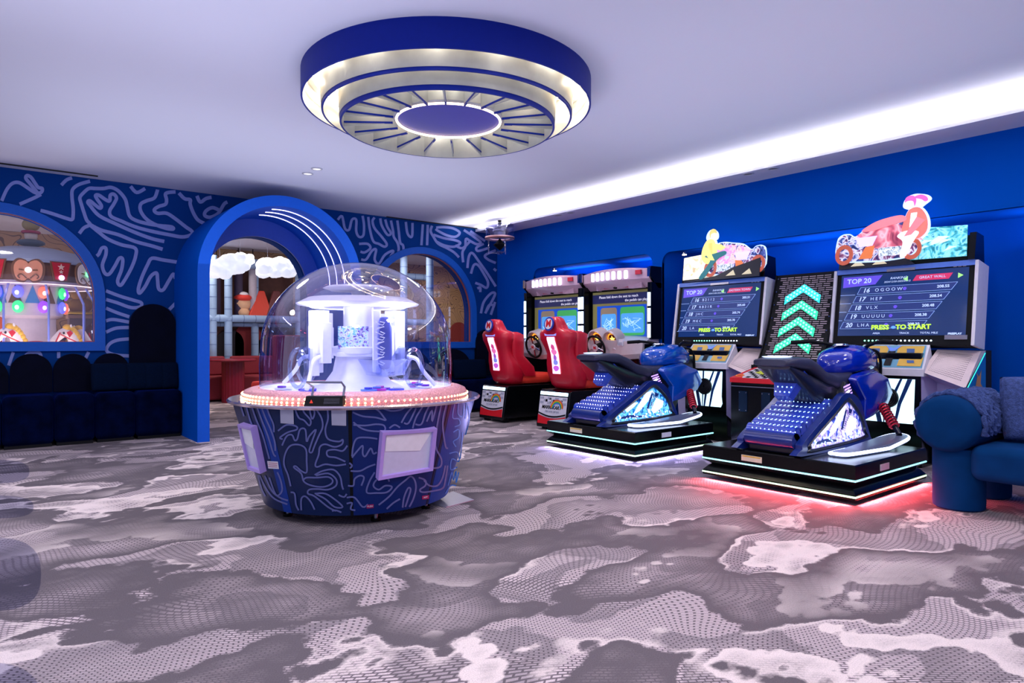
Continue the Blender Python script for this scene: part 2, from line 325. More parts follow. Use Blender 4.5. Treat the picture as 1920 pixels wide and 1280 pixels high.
S8 = [[(50,120),(80,95),(100,180),(130,190),(150,120),(180,120),(180,200),(200,240),(230,230),(235,160),(225,92)], [(265,100),(275,180),(300,270),(340,290),(380,310),(395,290),(360,240),(310,180),(295,130),(310,104)],
 [(350,110),(360,160),(400,225),(425,215),(400,170),(385,118)], [(425,125),(440,200),(445,240),(470,280),(480,320),(475,360)], [(470,125),(480,200),(490,280),(510,300),(515,340)], [(530,135),(540,210),(560,240),(575,230),(577,142)],
 [(650,152),(640,300)], [(685,155),(680,300)], [(715,162),(705,200),(725,240),(760,290),(820,320),(870,350),(905,385)], [(740,185),(760,200),(820,230),(880,240),(910,210),(860,180),(790,172),(745,175)],
 [(725,225),(800,250),(880,265),(915,285),(870,310),(800,300),(740,270)], [(880,300),(930,320),(985,270)], [(940,192),(1010,240),(1060,280),(1030,292),(985,270),(955,255),(950,310),(930,350),(935,420)], [(985,200),(1060,250),(1090,270)],
 [(965,460),(975,380),(1000,355),(1050,420),(1100,490),(1165,590)], [(990,500),(1010,440),(1040,440),(1080,500),(1110,560),(1100,600),(1060,580),(1020,565)], [(1110,320),(1040,340),(1030,315),(1080,290)], [(1165,425),(1110,400),(1090,370),(1165,335)],
 [(1035,605),(1055,598),(1055,630)], [(1060,780),(1080,700),(1130,640),(1160,640),(1140,690),(1090,780)], [(1160,700),(1130,790)], [(200,290),(260,290),(280,320),(240,350),(210,345)],
 [(215,400),(250,400),(290,340),(320,330),(310,400),(340,430),(380,370),(430,340),(440,350),(400,410),(385,440)], [(1150,465),(1168,480)], [(1095,770),(1120,720),(1160,730)]]
for s_ in S1: ribbon(f, z1(s_), 6.6, pw, m_line)
for s_ in S2: ribbon(f, z2(s_), 6.2, pw, m_line)
for s_ in S8: ribbon(f, z8(s_), 4.6, pw, m_line)
random.seed(4)
for i in range(10):      # the mural goes on to the left of the picture
    x = -1.2-.42*i; pts = [(x+.16*math.sin(k*1.3+i)+.05*random.random(), 1.2+k*.17) for k in range(10)]
    P = smooth([(a, b_, 0) for a, b_ in pts], 4)
    f.add([(p.x-.02, WY-.003, p.y) for p in P]+[(p.x+.02, WY-.003, p.y) for p in P], [(k, k+1, len(P)+k+1, len(P)+k) for k in range(len(P)-1)], m_line)
struct(f.build('wall_back'))
m_glass = clear('window_glass', (240, 242, 250), .5, .03)
m_red = mat('window_reveal_red', (160, 66, 56), .5)
for i, W in enumerate((W1, W2)):
    cx, r, z0, zs = W; e = empty('window_%d' % (i+1), (cx, WY, z0)); struct(e)
    T = Matrix.Translation((-cx, -WY, -z0))
    q = MB(); q.T = T; o_ = arch(cx, r+.1, z0-.1, zs); q.sheet(o_, [arch(cx, r-.002, z0, zs)], XZ(WY-.02), .04, m_frame); q.build('window_frame', e)
    q = MB(); q.T = T; q.sheet(arch(cx, r, z0, zs), [arch(cx, r-.007, z0+.004, zs)], XZ(WY+.02), .03, m_red); q.build('reveal', e, label='thin red edge of the opening')
    q = MB(); q.T = T; q.sheet(arch(cx, r-.005, z0+.003, zs), [], XZ(WY+.07), .008, m_glass); q.build('pane', e)
# arched portal standing out of the wall
e = struct(empty('door_1', (AC, 7.8, 0))); T = Matrix.Translation((-AC, -7.8, 0)); RO = .968; RI = .843; ZS = 1.846
q = MB(); q.T = T
A = arch(AC, RO, 0, ZS, 40); B = arch(AC, RI, 0, ZS, 40)
n = len(A)
def ringq(a, b_, ya, yb, m): q.add([(x, ya, z) for x, z in a]+[(x, yb, z) for x, z in b_], [(i, i+1, n+i+1, n+i) for i in range(n-1)], m)
ringq(A, B, 7.8, 7.8, m_arch); ringq(A, A, 7.8, WY+.0, m_wall); ringq(B, B, 7.8, 8.82, m_arch)
q.build('portal_frame', e)
q = MB(); q.T = T; q.sheet([(AC-RI-.03, 0), (AC-.665, 0)]+arch(*DA)[::-1][1:-1]+[(AC+.665, 0), (AC+RI+.03, 0)]+[(x, z) for x, z in arch(AC, RI+.03, 0, ZS)][1:-1], [], XZ(8.84), .04, mat('portal_back_blue', (10, 66, 170), .5)); q.build('back_panel', e)
q0 = led('portal_led', (205, 200, 255), 5)
for y in (8.02, 8.25, 8.48):
    q = MB(); q.T = T
    q.tube([(AC+(RI-.004)*math.cos(rad(a)), y, ZS+(RI-.004)*math.sin(rad(a))) for a in range(0, 97, 4)], .0045, q0, 6); q.build('light_strip', e)
# right wall with two rounded niches
N1 = (5.60, 7.96, 2.24); N2 = (.3, 5.44, 2.23); ND = .62
def niche(y0, y1, zt, r=.13):
    return [(y0, 0), (y1, 0)]+[(y1-r+r*math.cos(rad(a)), zt-r+r*math.sin(rad(a))) for a in range(0, 91, 15)]+[(y0+r-r*math.sin(rad(a)), zt-r+r*math.cos(rad(a))) for a in range(0, 91, 15)]
f = MB(); o_ = [(-5, 0), (N2[0], 0)]+niche(*N2)[2:][::-1]+[(N2[1], 0), (N1[0], 0)]+niche(*N1)[2:][::-1]+[(N1[1], 0), (WY+.18, 0), (WY+.18, CEIL), (-5, CEIL)]
f.sheet(o_, [], YZ(WX+.02), .04, m_wall)
for Nn in (N1, N2):
    P = niche(*Nn); P = P[1:]+[P[0]]
    f.add([(WX, y, z) for y, z in P]+[(WX+ND, y, z) for y, z in P], [(i, i+1, len(P)+i+1, len(P)+i) for i in range(len(P)-1)], m_wall)
f.quad([(WX+ND, -5, 0), (WX+ND, WY, 0), (WX+ND, WY, CEIL), (WX+ND, -5, CEIL)], m_wall)
struct(f.build('wall_right'))
for (x, y, z, p) in ((6.95, 7.62, 2.2, 14), (6.95, 5.20, 2.2, 14)):
    light('SPOT', (x, y, z), p, (1, .88, .68), .02, target=(x+.1, y, 0), angle=120)
for (y, p) in ((7.3, 5), (6.0, 4)): light('AREA', (7.25, y, 2.12), p, (.3, .5, 1), .9, .1, target=(7.2, y, 3))
for y in (3.3, 1.2): light('AREA', (7.1, y, 1.95), 6, (.35, .6, 1), 1.3, .15, target=(7.2, y, 3))
# small warm spot lamps on the niche soffits
for i, (y, nm) in enumerate(((7.62, 'above the racing cabinets'), (5.20, 'above the left motorbike screen'))):
    q = MB(); T_ = Matrix.Translation((-6.95, -y, -2.22)); q.T = T_
    q.cyl((6.95, y, 2.195), (6.95, y, 2.238), .035, m_chrome); q.cyl((6.95, y, 2.188), (6.95, y, 2.196), .027, led('warm_bulb', (255, 225, 180), 18))
    o = q.build('niche_lamp'); o.location = (6.95, y, 2.22); tag(o, 'small warm spotlight under the niche top '+nm, 'lamp', None)
# ceiling slots and downlights
def slot(p0, p1, k):
    a = onZ(*p0, CEIL+.02); b_ = onZ(*p1, CEIL+.02); yy = (a.y+b_.y)/2
    q = MB(); q.box((a.x, yy-.012, CEIL+.008), (b_.x, yy+.012, CEIL+.02), m_dark)
    o = q.build('ceiling_vent'); tag(o, k, 'vent', None)
slot((-250, 271), (183, 330), 'narrow black slot vent in the ceiling above the left carousel window')
slot((730, 404), (905, 431), 'narrow black slot vent in the ceiling above the right arched window')
m_dl = mat('downlight_rim', (190, 190, 200), .4, .3); m_dd = mat('downlight_well', (120, 118, 120), .5)
for (px, py, k) in ((577, 325, 'left one of the two small round downlights in front of the arch'), (594, 316, 'right one of the two small round downlights in front of the arch'),
                    (1027, 400, 'round downlight nearest the corner, left of the pair above the racing cabinets'), (1052, 395, 'right of the pair of round downlights above the racing cabinets'),
                    (1384, 320, 'left of the pair of round downlights above the left motorbike screen'), (1430, 309, 'right of the pair of round downlights above the left motorbike screen')):
    c = onZ(px, py, CEIL+.02); q = MB(); zz = CEIL+.02 if c.x < 6.34 else PEL
    c = onZ(px, py, zz); c.x = max(c.x, 6.43) if zz == PEL else c.x
    q.lathe([(.06, 0), (.06, -.008), (.046, -.01), (.044, -.002)], m_dl, n=24); d = q
    e = empty('downlight', (c.x, c.y, zz)); q.build('rim', e)
    q = MB(); q.cyl((0, 0, -.004), (0, 0, -.001), .045, led('downlight_glow', (235, 230, 220), .8) if px < 700 else m_dd); q.build('lens', e)
    tag(e, k, 'downlight', 'downlights in the ceiling')
# ------------------------------------------------------------ big ring lamp on the ceiling
LX, LY = 2.65, 4.04
m_navy = mat('lamp_navy', (0, 26, 124), .5, spec=.15)
m_gold = mat('lamp_inside', (150, 152, 156), .35, .15, noise=.12, nscale=9)
m_warm = led('lamp_warm_led', (255, 224, 170), 5)
E = tag(empty('ceiling_lamp', (LX, LY, CEIL+.02)), 'huge navy ring lamp of stepped rings and radial fins mounted on the ceiling', 'ceiling lamp')
CZ = CEIL+.02
def ring(name, r, zb, zt, lab=None):
    q = MB(); q.lathe([(r, zt), (r, zb), (r-.014, zb)], m_navy, n=96); q.lathe([(r-.014, zb), (r-.016, zt)], m_gold, n=96); return q.build(name, E, label=lab)
ring('outer_ring', 1.02, 2.77-CZ, 0); ring('middle_ring', .885, 2.70-CZ, -.05); ring('inner_ring', .763, 2.63-CZ, -.05)
q = MB(); q.lathe([(.2, -.003), (1.0, -.003)], m_gold, n=96); q.lathe([(.871, -.004), (.871, 2.70-CZ)], m_gold, n=96); q.build('back_plate', E)
q = MB(); q.lathe([(.90, -.004), (.888, 2.72-CZ)], m_gold, n=96); q.lathe([(.778, -.004), (.766, 2.66-CZ)], m_gold, n=96); q.build('ring_lining', E)
for r, z in ((1.0, -.06), (.865, -.1)):
    for a0, a1 in ((140-YAW*57.3+30, 220-YAW*57.3-28), (-40-YAW*57.3+30, 40-YAW*57.3-20)):
        pass
def arc(r, z, a0, a1): return [(r*math.cos(rad(a)), r*math.sin(rad(a)), z) for a in [a0+(a1-a0)*k/12 for k in range(13)]]
base = -math.degrees(YAW)
for r, z in ((.985, -.075), (.85, -.12)):
    for c in (0, 180):
        q = MB(); q.tube(arc(r, z, base+c-17, base+c+17), .008, m_warm, 8); q.build('light_bar', E)
for r in (.94, .82): 
    q = MB(); q.tube([(r*math.cos(2*PI*k/72), r*math.sin(2*PI*k/72), -.02) for k in range(72)], .006, led('lamp_wash_led', (255, 226, 180), 26), 6, closed=True); q.build('light_strip', E)
zh = 2.69-CZ
q = MB(); q.lathe([(.40, -.02), (.40, zh+.01), (.385, zh), (.385, zh)], m_gold, n=64); q.lathe([(.385, zh), (.36, zh-.0)], m_navy, n=64); q.build('hub', E)
q = MB(); q.tube([(.372*math.cos(2*PI*k/72), .372*math.sin(2*PI*k/72), zh-.004) for k in range(72)], .009, led('lamp_ring_led', (255, 226, 196), 4), 8, closed=True); q.build('light_ring', E)
q = MB(); q.cyl((0, 0, zh+.002), (0, 0, zh+.02), .365, mat('hub_disc', (36, 30, 150), .4), 64); q.build('hub_disc', E)
for k in range(20):
    a = 2*PI*k/20; q = MB(); q.T = Matrix.Rotation(a, 4, 'Z')
    q.hexa([(.40, -.004, zh-.02), (.752, -.004, 2.64-CZ), (.752, .004, 2.64-CZ), (.40, .004, zh-.02), (.40, -.004, -.01), (.752, -.004, -.01), (.752, .004, -.01), (.40, .004, -.01)], m_gold)
    q.box((.40, -.006, zh-.025), (.752, .006, zh-.012), m_navy)
    q.build('fin', E)
    if k % 2 == 0:
        q = MB(); q.T = Matrix.Rotation(a+PI/20, 4, 'Z'); q.tube([(.5, 0, -.2), (.62, 0, -.2)], .011, m_warm, 8); q.build('light_bar', E)
for k in range(20): light('POINT', (LX+.56*math.cos(PI*(k+.5)/10), LY+.56*math.sin(PI*(k+.5)/10), 2.86), 2.0, (1, .9, .7), .02)
for r_ in (.95, .83):
    for k in range(14): light('POINT', (LX+r_*math.cos(2*PI*k/14), LY+r_*math.sin(2*PI*k/14), 2.90), 1.5, (1, .9, .7), .02)
# ------------------------------------------------------------ hanging glass lamp in the corner
c = onZ(937, 413, CEIL+.02); e = tag(empty('hanging_lamp', (c.x, c.y, CEIL+.02)), 'clear acrylic cylinder pendant with a copper ring hanging near the room corner', 'pendant lamp')
g = clear('acrylic', (225, 225, 240), .75, .08)
q = MB(); q.lathe([(.215, -.07), (.215, -.265), (.209, -.265), (.209, -.07)], g, n=40); q.lathe([(.215, -.07), (.11, -.04)], g, n=40); q.build('glass_drum', e)
q = MB(); q.lathe([(.228, -.275), (.225, -.255), (.19, -.255), (.16, -.28), (.19, -.295), (.222, -.29)], mat('copper_rose', (230, 180, 180), .3, .5), n=40); q.build('ring', e)
q = MB(); q.cyl((0, 0, 0), (0, 0, -.06), .03, m_black); q.cyl((0, 0, -.06), (0, 0, -.14), .035, g); q.lathe([(.02, -.14), (.10, -.145), (.105, -.17), (.085, -.18), (.09, -.25), (.02, -.26)], m_steel, n=30); q.build('motor_housing', e)
q = MB(); q.lathe([(.002, -.27), (.05, -.33), (.10, -.375), (.04, -.43), (.002, -.46)], m_blackm, n=10); q.build('spindle', e, ang=20)
for a in (20, 140, 260):
    q = MB(); x, y = .17*math.cos(rad(a)), .17*math.sin(rad(a)); q.cyl((x, y, -.28), (x, y, -.5), .014, g, 12); q.tube([(x, y, -.5), (0, 0, -.5)], .008, g); q.build('glass_rod', e)
q = MB(); q.lathe([(.002, -.47), (.05, -.475), (.055, -.49), (.03, -.495), (.05, -.515), (.002, -.53)], g, n=20); q.build('finial', e)
# ------------------------------------------------------------ prize machine with the dome
CX, CY = None, None
pc = FW*4.55+RT*((672-960)/F*4.55); CX, CY = pc.x, pc.y
PM = tag(empty('prize_machine', (CX, CY, 0)), 'round glass domed prize machine with squiggle patterned navy base in the middle of the carpet', 'arcade machine')
RB, RTp, ZB, ZT = .61, .795, .07, .715
def rz(z): return RB+(RTp-RB)*(z-ZB)/(ZT-ZB)
m_base = mat('machine_navy', (10, 32, 76), .35, spec=.25)
m_baseb = mat('machine_royal', (6, 52, 140), .35, spec=.25)
m_sq = mat('machine_line', (98, 104, 160), .45, spec=.2)
def facet(a, z, off=0):   # slightly faceted round
    seg = rad(45); a0 = rad(-90)-YAW-rad(0); 
    return rz(z)+off
AV = math.atan2(-FW.y*1, -FW.x)          # azimuth from centre to viewer (approx)
vd = Vector((-CX, -CY, 0)).normalized(); AV = math.atan2(vd.y, vd.x)
def conept(px, py, off=.0025):
    d = ray(px, py); k = (RTp-RB)/(ZT-ZB)
    ox, oy, oz = -CX, -CY, H; r0 = RB+off-k*ZB
    # (ox+t dx)^2+(oy+t dy)^2 = (r0+k(oz+t dz))^2
    A_ = d.x**2+d.y**2-(k*d.z)**2; B_ = 2*(ox*d.x+oy*d.y-k*d.z*(r0+k*oz)); C_ = ox*ox+oy*oy-(r0+k*oz)**2
    D_ = B_*B_-4*A_*C_
    t = (-B_-math.sqrt(D_))/(2*A_) if D_ > 0 else -B_/(2*A_)
    return Vector((ox+t*d.x, oy+t*d.y, oz+t*d.z))
q = MB(); q.lathe([(.45, ZB), (RB, ZB), (RTp, ZT), (RTp-.03, ZT+.005)], m_base, n=96, cap=True)
def band(a0, a1, z0, z1, m, off=.0012, mb=None):
    mb = mb or q; n_ = max(2, int(abs(a1-a0)/3)); r = []
    for z in (z0, z1): r.append([((rz(z)+off)*math.cos(AV+rad(a0+(a1-a0)*k/n_)), (rz(z)+off)*math.sin(AV+rad(a0+(a1-a0)*k/n_)), z) for k in range(n_+1)])
    mb.loft(r, m, False, False)
band(-46, -39.5, ZB, ZT, m_baseb); band(-4.2, -2.6, ZB, ZT, m_blackm); band(45, 92, ZB, ZT, m_baseb); band(42.6, 43.4, ZB, ZT, m_blackm)
band(-2.6, 42.6, ZB, ZT, mat('machine_navy_blue', (6, 34, 100), .35, spec=.25)); band(-92, -86, ZB, ZT, m_baseb)
z7 = Z((430, 710), 4)
CS = [[(490,215),(520,290),(560,310),(600,350),(610,310),(560,250),(555,215)], [(600,215),(620,300),(640,260),(630,215)],
 [(650,225),(690,290),(700,360),(670,430),(640,500),(620,550),(600,540),(620,470),(650,380),(600,430),(580,470),(570,380),(530,380),(510,450),(490,460),(470,420),(430,430),(395,500)],
 [(365,390),(430,345),(500,355),(505,380),(440,400),(380,440),(400,452)], [(735,215),(740,300),(720,380),(740,450),(820,470),(850,455),(845,490),(790,510),(720,490),(680,510),(670,570),(645,640),(660,660),(720,640),(800,650),(875,640)],
 [(885,500),(850,540),(790,530),(735,540),(740,580),(800,590),(870,620)], [(460,805),(440,720),(410,640),(420,560),(460,500),(530,495),(575,530),(580,620),(580,700),(540,690),(500,655),(485,665),(540,710),(560,770),(620,800),(700,810),(760,790),(775,760),(740,735),(660,740),(580,740),(555,760)],
 [(640,720),(700,690),(780,680),(830,730),(845,800),(855,830)], [(650,725),(740,708),(800,750),(800,800),(740,830),(660,825),(600,830),(590,860),(640,880),(740,960),(800,990)], [(640,860),(720,860),(800,910),(850,960),(790,960),(720,900),(650,865)],
 [(460,850),(490,860),(500,940),(520,985)], [(540,985),(540,900),(570,880),(610,920),(640,980)], [(820,870),(860,885),(880,862)], [(770,990),(800,985),(840,1000)],
 [(75,165),(110,280)], [(120,175),(150,290),(170,345)], [(160,180),(200,300),(250,420),(290,560),(300,600)], [(200,190),(240,300),(290,430),(330,560),(350,580)], [(235,195),(270,290),(310,380),(340,470),(345,540)], [(275,200),(300,270),(330,340),(335,400)],
 [(225,720),(280,830),(340,900),(435,940)], [(265,725),(320,840),(380,890),(440,912)], [(300,740),(350,870),(395,840),(385,760),(360,700)], [(215,720),(240,820),(270,880)],
 [(925,250),(1000,280),(1100,290),(1170,310),(1160,290),(1120,240),(1070,212)], [(930,345),(1020,350),(1100,340),(1160,350),(1160,390),(1060,390),(990,370),(930,325)], [(1130,210),(1210,240),(1290,230),(1320,206)],
 [(1290,330),(1330,260),(1380,205)], [(1310,330),(1345,330),(1400,220)], [(1375,370),(1400,290),(1450,208)], [(1395,340),(1440,340),(1470,260),(1500,200)], [(1480,320),(1520,235),(1520,320),(1555,200)], [(1590,195),(1560,340),(1545,500),(1590,600),(1580,660),(1510,670)],
 [(1628,190),(1600,330),(1620,500),(1640,520)], [(920,580),(930,500),(960,445),(1040,440),(1110,450)], [(920,590),(960,540),(1000,500),(1000,560),(1020,580),(1060,520),(1080,560),(1105,550)], [(900,630),(920,650),(905,670)], [(910,690),(980,690),(1040,660),(1095,640)],
 [(890,800),(930,800),(940,750),(980,725),(1010,740),(990,800)], [(1090,700),(1050,770),(1030,850),(1100,855),(1180,850),(1220,810),(1170,800),(1120,830),(1080,800),(1110,752),(1180,742),(1200,770)],
 [(1120,945),(1200,880),(1260,810),(1320,760),(1360,730),(1390,760),(1400,820),(1380,900),(1350,960)], [(1300,965),(1310,890),(1340,820),(1360,830),(1340,900),(1320,960)], [(1420,740),(1470,760),(1470,800),(1430,830),(1450,850),(1530,840),(1600,820),(1620,760),(1638,650)],
 [(1460,760),(1500,800),(1560,800),(1600,740),(1620,650)], [(880,890),(940,890),(1000,960),(1040,940)], [(880,935),(920,930),(910,975),(945,985)], [(1180,975),(1230,930),(1280,900)], [(1200,370),(1240,345),(1280,365)]]
for s_ in CS: ribbon(q, z7(s_), 3.1, conept, m_sq, 4, (CX, CY))
m_sqb = mat('machine_line_blue', (52, 120, 205), .45)
for s_ in [[(1690,190),(1675,290),(1720,300),(1730,340),(1690,360)], [(1720,180),(1715,260),(1750,280),(1760,200)], [(1760,170),(1780,190),(1770,300)], [(1680,400),(1720,380),(1720,440),(1680,470),(1700,510)], [(1650,560),(1710,550),(1720,620),(1670,600),(1660,680),(1710,660)], [(1750,400),(1740,520),(1730,600)],
           [(1640,800),(1670,700),(1680,760),(1700,690),(1700,780),(1720,700)], [(1620,860),(1660,800),(1700,800)], [(1790,200),(1800,300),(1770,420)]]: ribbon(q, z7(s_), 2.2, conept, m_sqb, 4, (CX, CY))
q.build('cabinet_body', PM)
q = MB(); q.lathe([(RTp-.01, ZT-.004), (.822, ZT), (.83, ZT+.012), (.82, ZT+.022), (.70, ZT+.02)], mat('rim_chrome', (205, 190, 205), .15, .9), n=96); q.build('rim', PM)
for a in range(-80, 100, 20):
    pass
m_bead = led('bead_warm', (255, 190, 130), 9)
q = MB(); q.lathe([(.735, ZT+.02), (.742, .755), (.725, .785), (.69, .80), (.655, .806), (.64, .80)], mat('ring_pink', (232, 160, 168), .2, .3, noise=.35, nscale=90, bump=.6, bscale=120), n=96)
for k in range(120):
    a = AV+rad(-180+3*k); da = (math.degrees(a-AV)+180) % 360-180
    for r, z in (((.741, .753),) if 6 < da < 140 else ((.741, .745), (.737, .768))): q.ell((r*math.cos(a), r*math.sin(a), z), (.0065,)*3, m_bead, 8, 5)
q.build('bulb_ring', PM, label='ring of tiny warm bulbs around the glass dome')
m_dome = clear('dome_glass', (232, 232, 250), .85, .05)
prof = [(.633, .80), (.636, .95), (.628, 1.06)]+[(.628*math.cos(rad(a)), 1.06+.575*math.sin(rad(a))) for a in range(6, 88, 4)]+[(.006, 1.635)]
q = MB(); q.lathe(prof, m_dome, n=96); q.build('glass_dome', PM)
m_wt = mat('machine_white', (235, 236, 248), .35, emit=.12, ecol=(200, 210, 255))
m_wt = mat('machine_white2', (238, 238, 250), .35)
q = MB(); q.lathe([(.002, .79), (.5, .79), (.625, .78), (.632, .80)], m_wt, n=72); q.build('turntable', PM)
m_glow = led('machine_tube', (225, 230, 255), 3)
q = MB(); q.lathe([(.30, .79), (.22, .83), (.17, .90), (.15, 1.0), (.20, 1.02), (.21, 1.06), (.10, 1.08), (.10, 1.34)], m_wt, n=40); q.build('column', PM)
q = MB(); q.lathe([(.05, 1.40), (.33, 1.395), (.41, 1.355), (.40, 1.345), (.30, 1.33), (.05, 1.335)], m_wt, n=60)
for k in range(40):
    a = 2*PI*k/40; q.box((0, 0, 0), (0, 0, 0), m_wt) if False else q.ell((.385*math.cos(a), .385*math.sin(a), 1.362), (.007, .007, .004), m_steel, 6, 4)
q.build('canopy', PM)
q = MB(); q.lathe([(.29, 1.331), (.305, 1.326), (.32, 1.331)], m_glow, n=60); q.build('lamp_tube', PM)
q = MB(); q.lathe([(.04, 1.40), (.05, 1.44), (.19, 1.445), (.235, 1.46), (.2, 1.475), (.03, 1.48)], m_wt, n=48); q.build('upper_disc', PM)
light('POINT', (CX, CY, 1.5), .6, (.8, .85, 1), .1)
for a in range(0, 360, 90): light('POINT', (CX+.42*math.cos(rad(a)+AV+.8), CY+.42*math.sin(rad(a)+AV+.8), 1.27), 9, (.84, .88, 1), .06)
m_frost = clear('frosted_acrylic', (222, 228, 250), .6, .12)
# frame of machine-facing coordinates: x to the picture's right, y towards the back
MF = Matrix.Rotation(AV+PI/2, 4, 'Z')
def gunit(a, name='claw_tower'):
    R = MF @ Matrix.Rotation(rad(a), 4, 'Z'); q = MB(); q.T = R
    q.box((-.05, -.36, 1.02), (.05, -.27, 1.30), m_wt); q.box((-.07, -.35, .98), (-.03, -.28, 1.2), m_wt); q.box((.03, -.34, .96), (.075, -.27, 1.22), m_wt)
    q.box((-.02, -.38, .88), (.03, -.33, 1.06), m_wt); o = q.build('claw_tower', PM, bevel=.004)
    q = MB(); q.T = R; q.tube([(.09*math.cos(2*PI*k/28)+.0, -.47, .93+.12*math.sin(2*PI*k/28)) for k in range(28)], .014, m_frost, 8, closed=True); q.build('claw_ring', PM)
    q = MB(); q.T = R; q.tube(smooth([(.07, -.36, 1.0), (.1, -.42, .98), (.12, -.46, .9), (.17, -.52, .81)], 5), .014, m_wt, 8); q.build('claw_arm', PM)
    q = MB(); q.T = R; q.prism([(-.13, 1.0), (-.06, 1.07), (.02, 1.06), (.02, .98), (-.1, .94)], -.40, -.395, m_frost, 'y'); q.build('shield', PM)
for a in (-52, 48, 140, 230): gunit(a)
q = MB(); q.T = MF; q.box((-.10, -.16, 1.02), (.10, -.14, 1.2), m_wt); q.box((-.14, -.18, 1.0), (.14, -.12, 1.03), m_wt)
q.build('sign_holder', PM, bevel=.004)
q = MB(); q.T = MF; q.box((-.13, -.172, 1.05), (.065, -.162, 1.2), art('poster_violet', [(60, 40, 130), (150, 140, 220), (210, 215, 240), (90, 180, 190), (120, 50, 160)], 30, .25)); q.build('poster', PM, label='small violet printed poster')
q = MB(); q.T = MF; q.box((.09, -.30, .90), (.14, -.2, 1.3), m_wt); q.build('front_tower', PM, bevel=.006)
q = MB(); q.T = MF; q.ell((.165, -.30, 1.09), (.045, .03, .17), mat('patterned_violet', (74, 82, 170), .4), 16, 14, .5)
for k in range(9):
    q.tube([(.135+.03*math.sin(k*2.1+j*1.3), -.331, .96+k*.032+.012*math.cos(j*1.7)) for j in range(5)], .0035, m_wt, 5)
q.build('patterned_panel', PM)
q = MB(); q.T = MF; q.lathe([(.02, .88), (.12, .90), (.17, .98), (.175, .985), (.12, .885), (.02, .87)], m_frost, (.17, -.28), 24); q.build('scoop', PM)
# plaque and handle
q = MB(); R = Matrix.Rotation(AV+rad(-14)+PI/2, 4, 'Z'); q.T = R; q.hexa([(-.11, -.80, .735), (.11, -.80, .735), (.11, -.74, .74), (-.11, -.74, .74), (-.105, -.775, .79), (.105, -.775, .79), (.105, -.72, .79), (-.105, -.72, .79)], m_blackm)
q.prism([(-.08, .752), (-.06, .752), (-.07, .772)], -.793, -.788, led('warn_red', (220, 60, 40), .5), 'y')
for k in range(5): q.box((.0, -.797+k*.004, .748+k*.007), (.09, -.79+k*.004, .750+k*.007), m_steel)
q.build('warning_plaque', PM, bevel=.003)
q = MB(); q.T = R; q.tube([(-.085, -.73, .79), (-.08, -.72, .84), (-.11, -.75, .868), (.09, -.75, .868), (.10, -.72, .84), (.095, -.73, .79)], .007, m_steel, 8); q.build('handle', PM)
# dispenser chutes, stickers, labels
def chute(pts, name='prize_chute'):
    m_pk = mat('chute_lilac', (176, 150, 226), .4, coat=.2)
    P = [conept(x, y, .0) for x, y in pts]; c = sum(P, Vector())/4; nrm = Vector((c.x, c.y, -.28*c.xy.length)).normalized()
    def ins(k, o): return [tuple(c+(p-c)*k+nrm*o) for p in P]
    q = MB(); a = ins(1, .042); b_ = ins(.87, .038); n4 = [(i, (i+1) % 4, 4+(i+1) % 4, 4+i) for i in range(4)]
    q.add(a+b_, n4, m_pk); q.add(ins(1, .042)+ins(1.0, -.02), n4, m_pk); q.add(b_+ins(.84, .022), n4, m_pk); o = q.build(name, PM)
    q = MB(); q.add(ins(.86, .026), [(0, 1, 2, 3)], mat('chute_flap', (205, 205, 232), .25)); a = ins(.82, .0285)
    A_, B_, C_, D_ = [Vector(v) for v in a]; q.add([tuple(A_), tuple(B_), tuple(B_*.5+C_*.5+(A_-B_)*.22), tuple(A_*.6+D_*.4)], [(0, 1, 2, 3)], mat('chute_light', (232, 232, 240), .3)); q.build('flap', o)
chute([(712, 806), (814, 799), (806, 877), (704, 895)])
chute([(457, 791), (482, 797), (500, 883), (476, 875)])
m_st = mat('sticker_grey', (168, 168, 190), .5)
for (a, b_, c_, d_, lab) in (((525, 763), (550, 765), (551, 795), (526, 793), 'left grey square sticker'), ((621, 766), (649, 766), (649, 798), (622, 797), 'right grey square sticker')):
    q = MB(); P = [tuple(conept(x, y, .004)) for x, y in (a, b_, c_, d_)]; q.add(P, [(0, 1, 2, 3)], m_st)
    q.build('sticker', PM, label=lab)
q = MB(); q.add([tuple(conept(x, y, .004)) for x, y in ((501, 864), (521, 865), (523, 879), (503, 878))], [(0, 1, 2, 3)], m_white)
for k in range(3): q.add([tuple(conept(x, y+k*3.4, .005)) for x, y in ((503, 867), (520, 868), (520, 869), (503, 868))], [(0, 1, 2, 3)], mat('label_red', (180, 60, 80), .5))
q.build('notice_label', PM)
for (x, y) in ((694, 949), (798, 932)):
    q = MB(); q.add([tuple(conept(x+a, y+b_-a*.1, .004)) for a, b_ in ((-6.5, -3.5), (6.5, -3.5), (6.5, 3.5), (-6.5, 3.5))], [(0, 1, 2, 3)], mat('push_red', (150, 20, 90), .4))
    p = conept(x, y, .0055); az = math.atan2(p.y, p.x)
    q.text('PUSH', .014, Matrix.Translation(p) @ Matrix.Rotation(az+PI/2, 4, 'Z') @ Matrix.Rotation(PI/2+rad(16), 4, 'X'), m_white, depth=.0005); q.build('push_label', PM)
for a in (-60, 12, 60, 120, 180, 240):
    q = MB(); q.T = MF @ Matrix.Rotation(rad(a), 4, 'Z'); q.cyl((0, -.5, .0), (0, -.5, .02), .03, m_black, 14); q.cyl((0, -.5, .02), (0, -.5, .08), .012, m_steel, 10); q.build('foot', PM)
q = MB(); q.T = MF; q.cyl((0, 0, .055), (0, 0, .071), .56, m_blackm, 48); q.build('underside', PM)
